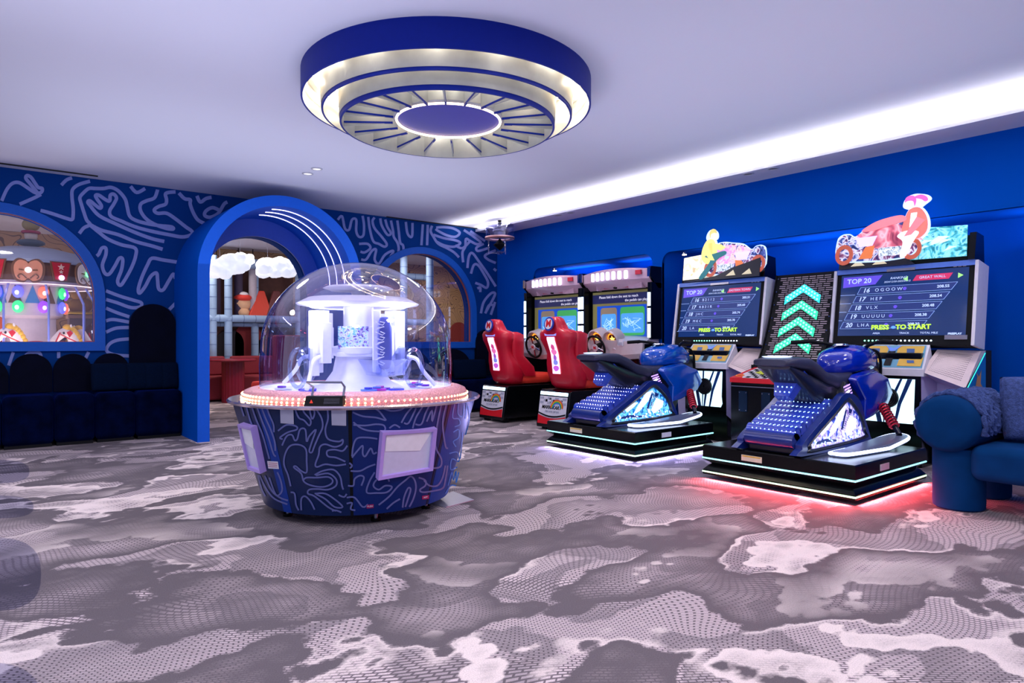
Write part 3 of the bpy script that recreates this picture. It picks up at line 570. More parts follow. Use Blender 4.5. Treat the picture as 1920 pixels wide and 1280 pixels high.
# prizes lying on the turntable
rp = random.Random(7); cols = [(120, 40, 190), (60, 70, 200), (190, 40, 180), (230, 230, 245), (80, 120, 220)]
for k, (a, r, s) in enumerate(((-46, .42, 0), (-40, .47, 1), (18, .40, 2), (24, .34, 0), (30, .47, 1), (62, .48, 3), (70, .42, 2), (8, .45, 4), (-70, .50, 3), (100, .4, 0))):
    x = CX+(r*math.sin(rad(a))*math.cos(AV+PI/2)+r*math.cos(rad(a))*math.cos(AV)); y = CY+(r*math.sin(rad(a))*math.sin(AV+PI/2)+r*math.cos(rad(a))*math.sin(AV))
    q = MB(); P = [(.07*math.cos(2*PI*i/7)*(.7+.3*(i % 2)), .05*math.sin(2*PI*i/7)) for i in range(7)]
    q.prism(P, 0, .012, mat('prize_%d' % s, cols[s], .35), 'z'); q.prism([(p[0]*.5+.01, p[1]*.5) for p in P], .012, .024, mat('prize_%d' % ((s+2) % 5), cols[(s+2) % 5], .35), 'z')
    o = q.build('prize_pack', bevel=.003); o.location = (x, y, .792); o.rotation_euler = (0, 0, k*1.1)
    side = ['left', 'left', 'front right', 'front right', 'right', 'right', 'right', 'front', 'far left', 'right rear'][k]
    cn = ['violet', 'blue', 'magenta', 'white', 'light blue'][s]
    tag(o, '%s wrapped prize on the white turntable, %s part, %s' % (cn, side, ['nearest the ring', 'behind the violet one', 'beside the scoop', 'closest to the column', 'below the arm', 'at the glass', 'behind the arm', 'in the middle', 'at the left glass', 'in the back'][k]), 'prize', 'prizes inside the domed machine')
# ------------------------------------------------------------ racing seats and cabinets along the right wall
def se(cx, cy, z, hw, hd, n=24, e=.75):   # superellipse ring in the XY plane
    pw_ = lambda v: math.copysign(abs(v)**e, v)
    return [(cx+hw*pw_(math.cos(2*PI*i/n)), cy+hd*pw_(math.sin(2*PI*i/n)), z) for i in range(n)]
m_seat = mat('seat_red', (204, 14, 44), .38, coat=.25); m_seatc = mat('seat_cushion_red', (232, 58, 40), .55)
m_pink = led('seat_led', (250, 214, 250), 1.6)
def racing_seat(X0, Yc, label):
    E = tag(empty('racing_chair', (X0, Yc, 0), -PI/2), label, 'arcade seat', 'red racing game seats')
    q = MB(); q.prism([(.0, .03), (-.0, .12), (.06, .48), (.10, .50), (.86, .50), (.86, .06), (.03, .06)], -.28, .28, m_black, 'x'); q.build('pedestal', E, bevel=.012)
    for a, b in (((-.24, .06, 0), (-.16, .12, .05)), ((.16, .06, 0), (.24, .12, .05)), ((-.24, .7, 0), (.24, .8, .06))): q = MB(); q.box(a, b, m_blackm); q.build('foot', E)
    def pl(x, t): return (x, -.0+.06*max(0, (t-.12)/.36)-.006, t)   # point on sloping rear panel
    q = MB()
    q.quad([pl(-.25, .435), pl(.25, .435), pl(.25, .475), pl(-.25, .475)], led('ped_led', (190, 225, 255), 4)); q.build('light_bar', E)
    q = MB(); q.quad([pl(-.25, .08), pl(.25, .08), pl(.25, .42), pl(-.25, .42)], m_white)
    def o2(x, t): a = pl(x, t); return (a[0], a[1]-.002, a[2])
    def o3(x, t): a = pl(x, t); return (a[0], a[1]-.004, a[2])
    q.quad([o2(-.25, .08), o2(.25, .08), o2(.25, .19)]+[o2(.25-.5*k/8, .19-.035*math.sin(PI*k/8)) for k in range(1, 9)], mat('panel_red', (214, 20, 34), .4))
    arc_ = [(.25-.5*k/10, .225-.04*math.sin(PI*k/10)) for k in range(11)]; q.add([o3(x, t) for x, t in arc_]+[o3(x, t-.018) for x, t in arc_], [(i, i+1, 12+i, 11+i) for i in range(10)], m_blackm)
    for i in range(7):
        for j in range(3):
            if (i+j) % 2 == 0: q.quad([o2(-.24+i*.068, .41-j*.028), o2(-.24+i*.068+.068, .41-j*.028), o2(-.24+i*.068+.068, .41-j*.028-.028), o2(-.24+i*.068, .41-j*.028-.028)], mat('check_grey', (170, 172, 190), .5))
    for k, cc in enumerate(((226, 60, 40), (240, 170, 30), (70, 180, 60), (40, 110, 220))):
        r0 = .115-k*.014; A_ = [(.08+r0*math.cos(rad(a)), .285+r0*.9*math.sin(rad(a))) for a in range(0, 181, 15)]; B_ = [(.08+(r0-.013)*math.cos(rad(a)), .285+(r0-.013)*.9*math.sin(rad(a))) for a in range(0, 181, 15)]
        q.add([o3(*p) for p in A_]+[o3(*p) for p in B_], [(i, i+1, 13+i+1, 13+i) for i in range(12)], mat('rainbow_%d' % k, cc, .5))
    q.text('MARIOKART', .062, TF(-.02, .022, .285, -.16), m_blackm, depth=.002, shear=.2, bold=.001); q.text('ARCADE GP DX', .036, TF(.0, .012, .235, -.16), mat('check_grey', (170, 172, 190)), depth=.002)
    q.build('logo_panel', E, label='white logo panel with rainbow and red lower edge')
    # shell
    q = MB(); S = [(.51, .34, .20, .15), (.56, .31, .235, .17), (.70, .27, .27, .17), (.82, .22, .26, .135), (.95, .17, .215, .105), (1.03, .145, .235, .11), (1.12, .13, .28, .13), (1.20, .12, .285, .13), (1.235, .115, .25, .12), (1.26, .10, .155, .105), (1.32, .08, .135, .095), (1.38, .07, .11, .08), (1.405, .07, .06, .05)]
    q.loft([se(0, y, z, a, b, 28, .7) for z, y, a, b in S], m_seat); q.build('seat_shell', E, ang=60)
    for s in (-1, 1): q = MB(); q.loft([se(s*x, y, z, a, b, 16, .8) for z, y, x, a, b in ((.62, .5, .22, .04, .12), (.75, .42, .24, .045, .14), (.9, .3, .22, .04, .1), (1.08, .27, .25, .04, .1), (1.19, .26, .25, .045, .11), (1.23, .22, .23, .03, .06))], m_seat); q.build('side_wing', E, ang=60)
    q = MB(); q.loft([[(x*(1 if k else 1), y, z) for x, y, z in r] for k, r in enumerate([se(0, .62, z, a, b, 28, .45) for z, a, b in ((.52, .22, .34), (.56, .24, .37), (.62, .24, .37), (.655, .215, .34), (.66, .18, .3))])], m_seatc); q.build('seat_cushion', E, ang=60)
    # backlit strip on the rear of the shell
    def bk(x, z, o=.0):
        for i in range(len(S)-1):
            if S[i][0] <= z <= S[i+1][0]:
                t = (z-S[i][0])/(S[i+1][0]-S[i][0]); y = S[i][1]+(S[i+1][1]-S[i][1])*t; b = S[i][3]+(S[i+1][3]-S[i][3])*t; return (x, y-b-.006-o, z)
    zs = [.70+k*.035 for k in range(14)]
    q = MB(); q.add([bk(-.07, z) for z in zs]+[bk(.07, z) for z in zs], [(i, i+1, 15+i, 14+i) for i in range(13)], m_pink)
    rp = random.Random(3)
    for k, (z, a, c_) in enumerate(((1.03, .035, (200, 70, 130)), (.97, .05, (225, 110, 170)), (.90, .03, (150, 80, 180)), (.84, .045, (120, 130, 210)), (.77, .055, (190, 90, 200)))):
        P = [(a*math.cos(t*PI/5)*(.8+.3*rp.random()), z+.04*math.sin(t*PI/5)*(.8+.3*rp.random())) for t in range(10)]
        q.quad([bk(x, zz, .002) for x, zz in P], led('seat_art_%d' % k, c_, .8))
    q.build('light_panel', E, label='glowing pink printed strip')
    q = MB(); q.add([bk(x, z, .0) for x, z in ((-.10, 1.17), (.10, 1.17), (.11, 1.2), (.06, 1.185), (-.06, 1.185), (-.11, 1.2))], [(0, 1, 2, 3, 4, 5)], led('trim_blue', (150, 160, 255), .6)); q.build('trim', E)
    M = Matrix.Translation((0, -.028, 1.315)) @ Matrix.Rotation(PI/2-.14, 4, 'X')
    q = MB(); q.T = M; q.cyl((0, 0, 0), (0, 0, .012), .085, mat('emblem_blue', (40, 60, 170), .4), 30); q.cyl((0, 0, .012), (0, 0, .015), .066, m_white, 30)
    q.text('M', .12, Matrix.Translation((0, 0, .0165)), mat('emblem_red', (214, 20, 34)), depth=.001, bold=.004); q.build('emblem', E, label='round emblem with a red letter M')
    return E
racing_seat(5.50, 6.10, 'red moulded racing seat on black pedestal, right one nearer the motorbikes')
racing_seat(5.50, 7.33, 'red moulded racing seat on black pedestal, left one nearer the room corner')
m_silver = mat('console_silver', (196, 182, 188), .3, .15, coat=.4); m_pinkg = mat('header_pearl', (214, 180, 200), .3, .1, coat=.4)
def scr(name, c, s): return led(name, c, s)
def racing_cabinet(X0, Yc, label):
    E = tag(empty('racing_cabinet', (X0, Yc, 0), -PI/2), label, 'arcade cabinet', 'racing game cabinets in the niche')
    q = MB(); q.prism([(.12, .0), (1.0, 0), (1.0, 1.95), (.42, 1.95), (.42, 1.1), (.12, .95)], -.52, .52, m_black, 'x'); q.build('body', E, bevel=.01)
    # dash console : broad bow, silver
    q = MB(); sec = []
    for k in range(15):
        u = -1+2*k/14; x = u*.60; f_ = .03+.07*abs(u)**2.2; zt = 1.17-.03*abs(u); zl = .84+.05*abs(u)
        sec.append([(x, f_, zl), (x, f_-.03, zl+.06), (x, f_-.01, zt-.05), (x, f_+.12, zt), (x, .40, zt+.02), (x, .40, zl)])
    q.loft(sec, m_silver); q.build('console', E, ang=30)
    for s in (-1, 1): q = MB(); q.box((s*.60-.012, .12, .93), (s*.60+.012, .42, 1.07), m_black if s > 0 else m_chrome); q.build('side_cap', E)
    q = MB(); 
    for cx, r in ((-.12, .15), (.12, .13)): q.lathe([(r, -.06), (r, .02), (r-.03, .03), (r-.035, -.02)], m_silver, n=32) if False else None
    hood = MB(); hood.T = Matrix.Translation((0, .05, 1.13)) @ Matrix.Rotation(PI/2+.35, 4, 'X')
    for cx, r in ((-.13, .135), (.13, .12)):
        hood.lathe([(r, -.10), (r+.012, .04), (r-.004, .055), (r-.03, .03), (r-.032, .0)], m_silver, (cx, 0), 36)
    hood.build('instrument_hood', E)
    g = MB(); g.T = hood.T; m_or = led('gauge_orange', (255, 120, 20), 1.4)
    for cx, r in ((-.13, .10), (.13, .088)):
        g.cyl((cx, 0, -.01), (cx, 0, .0), r, mat('gauge_brown', (110, 30, 10), .4), 28)
        g.lathe([(r*.95, .002), (r*.75, .003)], led('gauge_amber', (255, 150, 40), 1.6), (cx, 0), 28)
        g.add([(cx+(.05 if i % 2 == 0 else .022)*math.cos(rad(90+36*i)), (.05 if i % 2 == 0 else .022)*math.sin(rad(90+36*i)), .003) for i in range(10)], [tuple(range(10))], led('gauge_star', (255, 215, 90), 2.4))
    g.build('gauge', E, label='amber lit gauges with a star')
    W = Matrix.Translation((-.06, -.07, 1.02)) @ Matrix.Rotation(PI/2+.3, 4, 'X')
    q = MB(); q.T = W; q.tube([(.155*math.cos(2*PI*k/36), .155*math.sin(2*PI*k/36), 0) for k in range(36)], .016, m_blackm, 10, closed=True)
    for a in (-20, 200, 90, 270): q.tube([(0, 0, -.01), (.15*math.cos(rad(a)), .15*math.sin(rad(a)), 0)], .012, m_chrome, 8)
    wh = q.build('steering_wheel', E)
    q = MB(); q.T = W; q.cyl((0, 0, -.10), (0, 0, 0), .04, m_blackm, 18); q.cyl((0, 0, 0), (0, 0, .018), .045, m_white, 24); q.text('M', .06, Matrix.Translation((0, 0, .019)), mat('emblem_red', (214, 20, 34)), depth=.001, bold=.002); q.build('wheel_hub', wh)
    q = MB(); q.box((.24, .02, 1.04), (.33, .05, 1.13), m_white); q.box((.25, .015, 1.05), (.32, .02, 1.09), mat('check_grey', (170, 172, 190))); q.build('card_reader', E, bevel=.006)
    q = MB(); q.cyl((.19, .02, .985), (.19, .06, 1.01), .03, m_white, 16); q.build('start_button', E)
    # screen
    SY = .36
    q = MB(); q.box((-.545, SY, 1.14), (.545, SY+.06, 1.80), m_blackm); q.build('screen_bezel', E)
    q = MB(); y = SY-.004; R = lambda a, b, c, d, m, o=0: q.quad([(a, y-o, b), (c, y-o, b), (c, y-o, d), (a, y-o, d)], m)
    R(-.525, 1.16, .525, 1.78, scr('scr_olive', (120, 116, 72), .42)); R(-.525, 1.62, .525, 1.745, scr('scr_navy', (34, 38, 84), .5), .002)
    R(-.44, 1.16, .44, 1.585, scr('scr_blue', (14, 74, 190), .6), .003)
    for cx, cc, w_ in ((-.22, (128, 112, 96), .30), (.20, (60, 160, 84), .42)):
        q.sheet(rrect(w_, .38, .04, cx, 1.37), [], XZ(y-.005), .001, scr('scr_c%d' % cc[0], cc, .6)); q.sheet(rrect(w_-.03, .26, .03, cx, 1.345), [], XZ(y-.007), .001, scr('scr_cyan', (74, 150, 215), .7))
        rp = random.Random(int(cc[0]))
        for k in range(7):
            x0 = cx-w_/2+.04; P = smooth([(x0+rp.random()*(w_-.08), 0, 1.24+rp.random()*.2) for _ in range(4)], 3); q.tube([(p.x, y-.009, p.z) for p in P], .0025, scr('scr_line', (190, 225, 240), .7), 4)
    q.quad([(.44, y-.004, 1.745), (.525, y-.004, 1.745), (.525, y-.004, 1.78), (.12, y-.004, 1.78), (.16, y-.004, 1.745)], scr('scr_olive', (150, 140, 60), .5))
    q.text('Please fold down the seat to reach', .05, TF(-.05, y-.004, 1.705), scr('scr_white', (220, 220, 235), .8), depth=.0005)
    q.text('the pedals can play!', .05, TF(.27, y-.004, 1.65), scr('scr_white', (220, 220, 235), .8), depth=.0005)
    q.sheet([(-.1+.17*math.cos(2*PI*k/24), 1.19+.028*math.sin(2*PI*k/24)) for k in range(24)], [], XZ(y-.009), .001, scr('scr_pill', (190, 120, 130), .6))
    q.build('screen', E, label='lit screen with two instruction pictures')
    for s in (-1, 1):
        q = MB(); q.box((s*.595-.03, .22, 1.13), (s*.595+.03, .6, 1.85), m_black); q.build('side_post', E, bevel=.005)
        for k in range(3):
            q = MB(); q.box((s*.595-.02, .208, 1.15+k*.20), (s*.595+.02, .222, 1.15+k*.20+.17), led('post_led', (190, 215, 255), 3.5)); q.build('side_light', E)
    # header
    q = MB(); sec = []
    for k in range(13):
        u = -1+2*k/12; x = u*.60; yo = .13+.10*u*u; zt = 2.06-.035*u*u
        sec.append([(x, .42, 1.80), (x, yo+.13, 1.80), (x, yo+.01, 1.90), (x, yo, 2.02), (x, yo+.03, zt), (x, .5, zt)])
    q.loft(sec, m_pinkg); q.build('header', E, ang=25)
    for s in (-1, 1):
        q = MB(); q.prism([(.22, 2.05), (.2, 1.93), (.36, 1.78), (.75, 1.78), (.75, 2.05)], s*.61-.015, s*.61+.015, m_black, 'x'); q.build('header_cheek', E)
        q = MB(); q.box((s*.60-.02, .195, 1.92), (s*.60+.02, .21, 2.04), m_chrome); q.build('corner_trim', E)
    for k in range(7):
        x = -.33+k*.10; u = x/.6; yo = .13+.10*u*u
        q = MB(); q.T = Matrix.Translation((x, yo-.004, 1.965)) @ Matrix.Rotation(math.atan(.2*u/.6*.6), 4, 'Z'); q.sheet(rrect(.052, .11, .018), [], XZ(0), .016, led('header_lamp', (225, 228, 255), 1.8)); q.build('header_light', E)
    q = MB(); q.box((.41, .165, 1.955), (.50, .19, 2.01), mat('header_red', (200, 50, 70), .4)); q.build('badge', E)
    q = MB(); q.box((-.22, .25, 1.81), (.22, .30, 1.875), mat('header_crimson', (180, 40, 70), .35)); q.cyl((0, .235, 1.845), (0, .26, 1.845), .045, m_blackm, 24)
    for x in (-.075, .075): q.cyl((x, .24, 1.845), (x, .26, 1.845), .028, m_chrome, 18)
    q.cyl((0, .228, 1.845), (0, .236, 1.845), .025, mat('lens_green', (90, 110, 60), .15), 18); q.build('camera_unit', E)
    for s in (-1, 1): q = MB(); q.hexa([(s*.28-.05, .25, 1.79), (s*.28+.12*s+.05, .25, 1.79), (s*.28+.12*s+.05, .33, 1.79), (s*.28-.05, .33, 1.79), (s*.28-.05, .22, 1.86), (s*.28+.12*s+.05, .24, 1.88), (s*.28+.12*s+.05, .3, 1.89), (s*.28-.05, .3, 1.87)], m_pinkg); q.build('header_fin', E)
    return E
racing_cabinet(6.38, 6.07, 'silver and black kart racing cabinet, right one beside the left motorbike')
racing_cabinet(6.38, 7.32, 'silver and black kart racing cabinet, left one nearer the room corner')
# ------------------------------------------------------------ motorbike simulators
m_pb = mat('bike_blue', (16, 66, 190), .2, coat=.8); m_pbd = mat('bike_navy', (14, 40, 120), .3, coat=.4); m_seatg = mat('bike_seat', (46, 48, 74), .45); m_bk = mat('bike_black', (10, 14, 34), .35, coat=.3)
def simulator(X0, Yc, label, glow, glowcol, ledc, art, tank):
    E = tag(empty('motorbike_simulator', (X0, Yc, 0), -PI/2), label, 'arcade machine', None)
    P0 = .60; LEN = 1.2
    def slab(a, b, z0, z1, m):
        return
    q = MB(); prof = [(.035, 0), (.07, 0), (.105, .03), (.12, .05), (.135, .03), (.155, .0), (.20, 0), (.262, 0), (.27, .008)]
    rings = [[(-P0+o, 0+o, z), (P0-o, 0+o, z), (P0-o, LEN-o, z), (-P0+o, LEN-o, z)] for z, o in prof]
    q.loft(rings, m_black); q.build('platform', E, ang=20)
    for z, m, nm in ((.056, led('strip_lime', (196, 245, 200), 1.5), 0), (.165, led('strip_cyan', (150, 235, 240), 1.5), 0)):
        q = MB(); r = .007
        q.tube([(-P0, LEN, z), (-P0, 0, z), (P0, 0, z), (P0, LEN, z), (-P0, LEN, z)], r, m, 6); q.build('light_strip', E)
    q = MB(); q.box((P0, .38, .19), (P0+.004, .52, .235), m_white); q.build('rating_label', E)
    q = MB(); q.box((-.25, -.004, .19), (-.08, 0, .235), mat('warn_label', (222, 214, 190), .5)); q.box((-.24, -.005, .222), (-.09, -.003, .231), mat('warn_yellow', (220, 180, 60), .5))
    q.build('notice_label', E)
    for x in (-.45, .45):
        for y in (.2, 1.0):
            q = MB(); q.cyl((x, y, 0), (x, y, .012), .035, m_black, 14); q.cyl((x, y, .012), (x, y, .04), .012, m_chrome); q.build('foot', E)
    # underglow lamps
    for (x, y, sx, sy) in ((0, .06, 1.1, .1), (P0-.06, .6, .1, 1.1), (-P0+.06, .6, .1, 1.1)):
        pass
    for (x, y, ln_, rz_) in ((0, -.003, 1.15, 0), (P0+.003, .6, 1.15, PI/2)):
        o = light('AREA', (0, 0, 0), glow*1.4, glowcol, ln_, .012); o.parent = E; o.location = (x, y, .026); o.rotation_euler = (rad(-58), 0, rz_) ; o.data.spread = rad(150)
    # rear ribbed deck : six rounded rolls
    XR = .22; m_roll = mat('roll_blue', (48, 74, 190), .18, coat=.6)
    q = MB(); q.prism([(.04, .272), (.03, .33), (.05, .39), (.58, .57), (.64, .57), (.64, .272)], -XR, XR-.06, m_bk, 'x'); q.build('rear_block', E, bevel=.02)
    q = MB(); rp = random.Random(5)
    for k in range(7):
        t = k/6; yc = .07+.50*t; zc = .43+.175*t; q.cyl((-XR-.005, yc, zc), (XR-.06, yc, zc), .05, m_roll, 20)
        for j in range(11):
            for b in range(2):
                a = rad(105+55*b); q.ell((-XR+.03+(j+.5*b)*.034, yc+.05*math.cos(a), zc+.05*math.sin(a)), (.0042,)*3, ledc, 6, 4)
    q.build('rear_deck', E, label='ribbed translucent blue deck dotted with small lights')
    q = MB(); q.cyl((-XR-.005, .05, .375), (XR-.06, .05, .375), .06, m_pbd, 20); q.build('rear_roller', E)
    # side cowls
    cow = [(.02, .275), (.03, .33), (.07, .385), (.50, .60), (.66, .69), (.80, .69), (.95, .62), (1.03, .48), (1.13, .32), (1.10, .275)]
    win = [(.22, .315), (.17, .34), (.19, .38), (.55, .545), (.70, .62), (.78, .61), (.93, .50), (1.0, .38), (.98, .335)]
    C_ = smooth([(a, b, 0) for a, b in cow], 3, True); W_ = smooth([(a, b, 0) for a, b in win], 3, True)
    for s in (1, -1):
        xo = s*(XR-.06) if s > 0 else -XR-.03
        q = MB(); q.sheet([(p.x, p.y) for p in C_], [[(p.x, p.y) for p in W_]], YZ(xo+s*.03), .055, m_pbd); 
        w3 = [(p.x, p.y) for p in W_]; cx = sum(a for a, b in w3)/len(w3); cz = sum(b for a, b in w3)/len(w3)
        n_ = len(w3); q.add([(xo+s*.058, a, b) for a, b in w3]+[(xo+s*.07, cx+(a-cx)*1.06, cz+(b-cz)*1.1) for a, b in w3]+[(xo+s*.058, cx+(a-cx)*1.12, cz+(b-cz)*1.2) for a, b in w3],
                            [(i, (i+1) % n_, n_+(i+1) % n_, n_+i) for i in range(n_)]+[(n_+i, n_+(i+1) % n_, 2*n_+(i+1) % n_, 2*n_+i) for i in range(n_)], m_bk)
        q.build('side_cowl', E, bevel=.006)
        q = MB(); q.sheet(w3, [], YZ(xo+s*.045), .004, art)
        yy = xo+s*.05; WH = led('art_white', (215, 225, 250), 1.3); CY_ = led('art_deep', (20, 40, 110), .5)
        for pts, m in (([(.62, .58), (.72, .60), (.66, .50), (.52, .40), (.42, .37), (.5, .46)], WH), ([(.78, .52), (.90, .48), (.88, .42), (.74, .36), (.70, .40)], WH), ([(.34, .40), (.44, .45), (.5, .49), (.42, .49), (.3, .43)], WH),
                       ([(.70, .56), (.73, .57), (.66, .42), (.63, .42)], CY_), ([(.24, .36), (.4, .37), (.56, .35), (.56, .335), (.4, .345), (.25, .34)], CY_), ([(.76, .58), (.82, .56), (.80, .53), (.76, .54)], CY_)):
            q.add([(yy, a, b) for a, b in pts], [tuple(range(len(pts)))], m)
        for k in range(8): q.add([(yy+s*.001, .66+.01*k*1.4, .43+.014*k), (yy+s*.001, .70+.01*k*1.4, .425+.014*k), (yy+s*.001, .665+.01*k*1.4, .437+.014*k)], [(0, 1, 2)], CY_)
        for k in range(26): q.ell((yy, .22+.75*rp.random(), .34+.04*rp.random()), (.006,)*3, ledc, 6, 4)
        q.build('cowl_window', E, label='glowing teardrop window with printed mechanism')
    # tail and seat
    def rr(x, y, z, hw, hh, e=.6, n=20):
        pw_ = lambda v: math.copysign(abs(v)**e, v)
        return [(x+hw*pw_(math.cos(2*PI*i/n)), y, z+hh*pw_(math.sin(2*PI*i/n))) for i in range(n)]
    q = MB(); q.loft([rr(0, y, z, a, b, .55) for y, z, a, b in ((-.03, .945, .13, .022), (.0, .945, .15, .03), (.12, .945, .16, .04), (.32, .93, .15, .05), (.48, .88, .13, .055), (.60, .82, .12, .06), (.75, .775, .14, .06), (.9, .79, .15, .06), (1.0, .82, .13, .05))], m_seatg); q.build('seat', E, ang=60)
    q = MB(); q.loft([rr(0, y, z, a, b, .4) for y, z, a, b in ((.02, .915, .13, .02), (.2, .84, .125, .06), (.42, .74, .12, .10), (.62, .68, .12, .10), (.95, .66, .12, .12), (1.15, .66, .1, .1))], m_bk); q.build('tail_body', E, ang=50)
    q = MB(); q.lathe([(.002, 0), (.09, .0), (.10, .004)], led('tail_ellipse', (190, 215, 255), 1.8), n=30); q.T = Matrix.Identity(4); o = q.build('tail_light', E); o.location = (0, .07, .984); o.scale = (1.15, .7, 1); o.rotation_euler = (rad(4), 0, 0)
    o['label'] = 'bright oval light on the tail'
    q = MB(); M = Matrix.Translation((0, .22, .79)) @ Matrix.Rotation(rad(-34), 4, 'X')
    q.T = M; q.hexa([(-.06, -.02, -.13), (.06, -.02, -.13), (.06, .05, -.13), (-.06, .05, -.13), (-.12, -.03, .09), (.12, -.03, .09), (.12, .05, .09), (-.12, .05, .09)], m_roll)
    for k in range(5):
        for j in range(6): q.ell((-.09+j*.036+.006*(k % 2), -.032+.002*k, .07-k*.042), (.005,)*3, ledc, 6, 4) if abs(-.09+j*.036) < .11-k*.012 else None
    q.build('tail_lamp', E, label='blue translucent rear lamp with light dots')
    # tank, nose and fairings
    q = MB(); q.loft([rr(0, y, z, a, b, .75, 24) for y, z, a, b in ((.86, .90, .06, .05), (.90, .91, .12, .085), (1.0, .93, .165, .11), (1.15, .95, .19, .125), (1.3, .95, .185, .12), (1.42, .93, .15, .10), (1.5, .91, .08, .06))], tank); q.build('tank', E, ang=70)
    q = MB(); q.lathe([(.002, .014), (.045, .012), (.055, .0), (.06, -.004)], m_chrome, n=28); o = q.build('fuel_cap', E); o.location = (0, 1.08, 1.07); o.scale = (1, 1.3, 1)
    fair = [(.86, .80), (.92, .835), (1.25, .875), (1.5, .80), (1.60, .66), (1.5, .56), (1.2, .47), (1.02, .44), (1.04, .62)]
    for s in (-1, 1):
        q = MB(); P = fair; cx, cz = 1.22, .68; n_ = len(P)
        q.add([(s*.15, a, b) for a, b in P]+[(s*.215, cx+(a-cx)*.92, cz+(b-cz)*.9) for a, b in P]+[(s*.235, cx+(a-cx)*.55, cz+(b-cz)*.5) for a, b in P],
              [tuple(range(n_))]+[(i, (i+1) % n_, n_+(i+1) % n_, n_+i) for i in range(n_)]+[(n_+i, n_+(i+1) % n_, 2*n_+(i+1) % n_, 2*n_+i) for i in range(n_)]+[tuple(range(2*n_, 3*n_))], tank)
        q.build('fairing', E, bevel=.012, seg=3)
        q = MB(); q.hexa([(s*.10, .72, .62), (s*.17, .72, .60), (s*.17, .98, .45), (s*.10, .98, .45), (s*.10, .80, .80), (s*.17, .80, .78), (s*.17, 1.05, .66), (s*.10, 1.05, .66)], m_bk); 
        q.build('side_panel', E, bevel=.008)
        q = MB(); 
        for k in range(9): q.add([(s*.178, .74+.02*k, .745-.022*k), (s*.178, .85+.014*k, .765-.022*k), (s*.178, .85+.014*k, .752-.022*k), (s*.178, .74+.02*k, .733-.022*k)], [(0, 1, 2, 3)], led('grille_violet', (190, 150, 255), 1.6))
        for k in range(4): q.add([(s*.182, .77+.028*k, .70-.035*k), (s*.182, .83+.022*k, .72-.035*k), (s*.182, .84+.022*k, .70-.035*k), (s*.182, .78+.028*k, .68-.035*k)], [(0, 1, 2, 3)], led('grille_white', (240, 235, 255), 2.2))
        q.build('grille_light', E, label='violet lit slotted grille')
    q = MB(); q.loft([rr(0, y, z, a, b, .6) for y, z, a, b in ((.95, .70, .12, .12), (1.3, .72, .15, .16), (1.5, .78, .13, .16), (1.58, .86, .1, .08))], m_bk); q.build('nose', E, ang=60)
    q = MB(); q.hexa([(-.14, .9, .272), (.14, .9, .272), (.14, 1.15, .272), (-.14, 1.15, .272), (-.1, .85, .65), (.1, .85, .65), (.1, 1.4, .65), (-.1, 1.4, .65)], m_bk); q.build('column', E, bevel=.02)
    # handlebar
    q = MB(); q.tube(smooth([(-.43, 1.08, 1.09), (-.30, 1.14, 1.10), (-.15, 1.26, 1.07), (-.06, 1.33, 1.03), (.06, 1.33, 1.03), (.15, 1.26, 1.07), (.30, 1.14, 1.10), (.43, 1.08, 1.09)], 5), .015, m_blackm, 8); hb = q.build('handlebar', E)
    for s in (-1, 1):
        q = MB(); q.tube([(s*.31, 1.135, 1.10), (s*.44, 1.075, 1.09)], .019, m_blackm, 10); q.build('grip', hb)
        q = MB(); q.tube([(s*.24, 1.19, 1.11), (s*.38, 1.17, 1.08)], .006, m_chrome, 6); q.build('brake_lever', hb)
    q = MB(); q.box((-.08, 1.29, 1.0), (.08, 1.36, 1.06), m_blackm); q.tube(smooth([(.06, 1.34, 1.03), (.12, 1.45, 1.02), (.13, 1.52, .95), (.12, 1.55, .8)], 5), .012, m_blackm, 8); q.build('handlebar_clamp', hb)
    # footboards, springs
    for s in (-1, 1):
        P = [(.33, .24), (.31, .30), (.31, .9), (.34, 1.10), (.39, 1.18), (.46, 1.18), (.51, 1.10), (.50, .9), (.47, .6), (.44, .34), (.41, .25)]
        if s < 0: P = [(-x, y) for x, y in P]
        pz = lambda y: .275+.0*y+max(0, y-.8)*.16
        SP = smooth([(x, y, 0) for x, y in P], 3, True)
        q = MB(); n_ = len(SP); q.loft([[(p.x, p.y, pz(p.y)-.004) for p in SP], [(p.x, p.y, pz(p.y)+.03) for p in SP]], mat('footboard_grey', (120, 130, 160), .3, .4))
        for k in range(14): q.add([(s*.33, .34+k*.045, pz(.34+k*.045)+.034), (s*.44, .36+k*.045, pz(.36+k*.045)+.034), (s*.44, .372+k*.045, pz(.372+k*.045)+.034), (s*.33, .352+k*.045, pz(.352+k*.045)+.034)], [(0, 1, 2, 3)], m_steel)
        q.build('footboard', E)
        q = MB(); q.tube([(p.x*1.0, p.y, pz(p.y)+.018) for p in SP], .013, led('foot_glow', (205, 220, 255), 3.2), 8, closed=True); q.build('footboard_light', E)
        a = Vector((s*.20, 1.34, .60)); b = Vector((s*.44, 1.12, .36))
        q = MB(); q.cyl(a, b, .02, m_bk, 12); q.cyl(b, b+Vector((0, 0, -.03)), .025, m_bk, 12); q.build('damper', E)
        q = MB(); d = (b-a); u = d.orthogonal().normalized(); w_ = d.normalized().cross(u); pts = [a+d*(.12+.66*k/90)+(u*math.cos(k*2*PI/10)+w_*math.sin(k*2*PI/10))*.034 for k in range(91)]
        q.tube(pts, .008, mat('spring_red', (200, 30, 60), .3, .4), 6); q.build('spring', E, label='red coil spring')
    return E
ledA = led('dots_ice', (160, 210, 255), 5); ledB = led('dots_lilac', (186, 190, 255), 5)
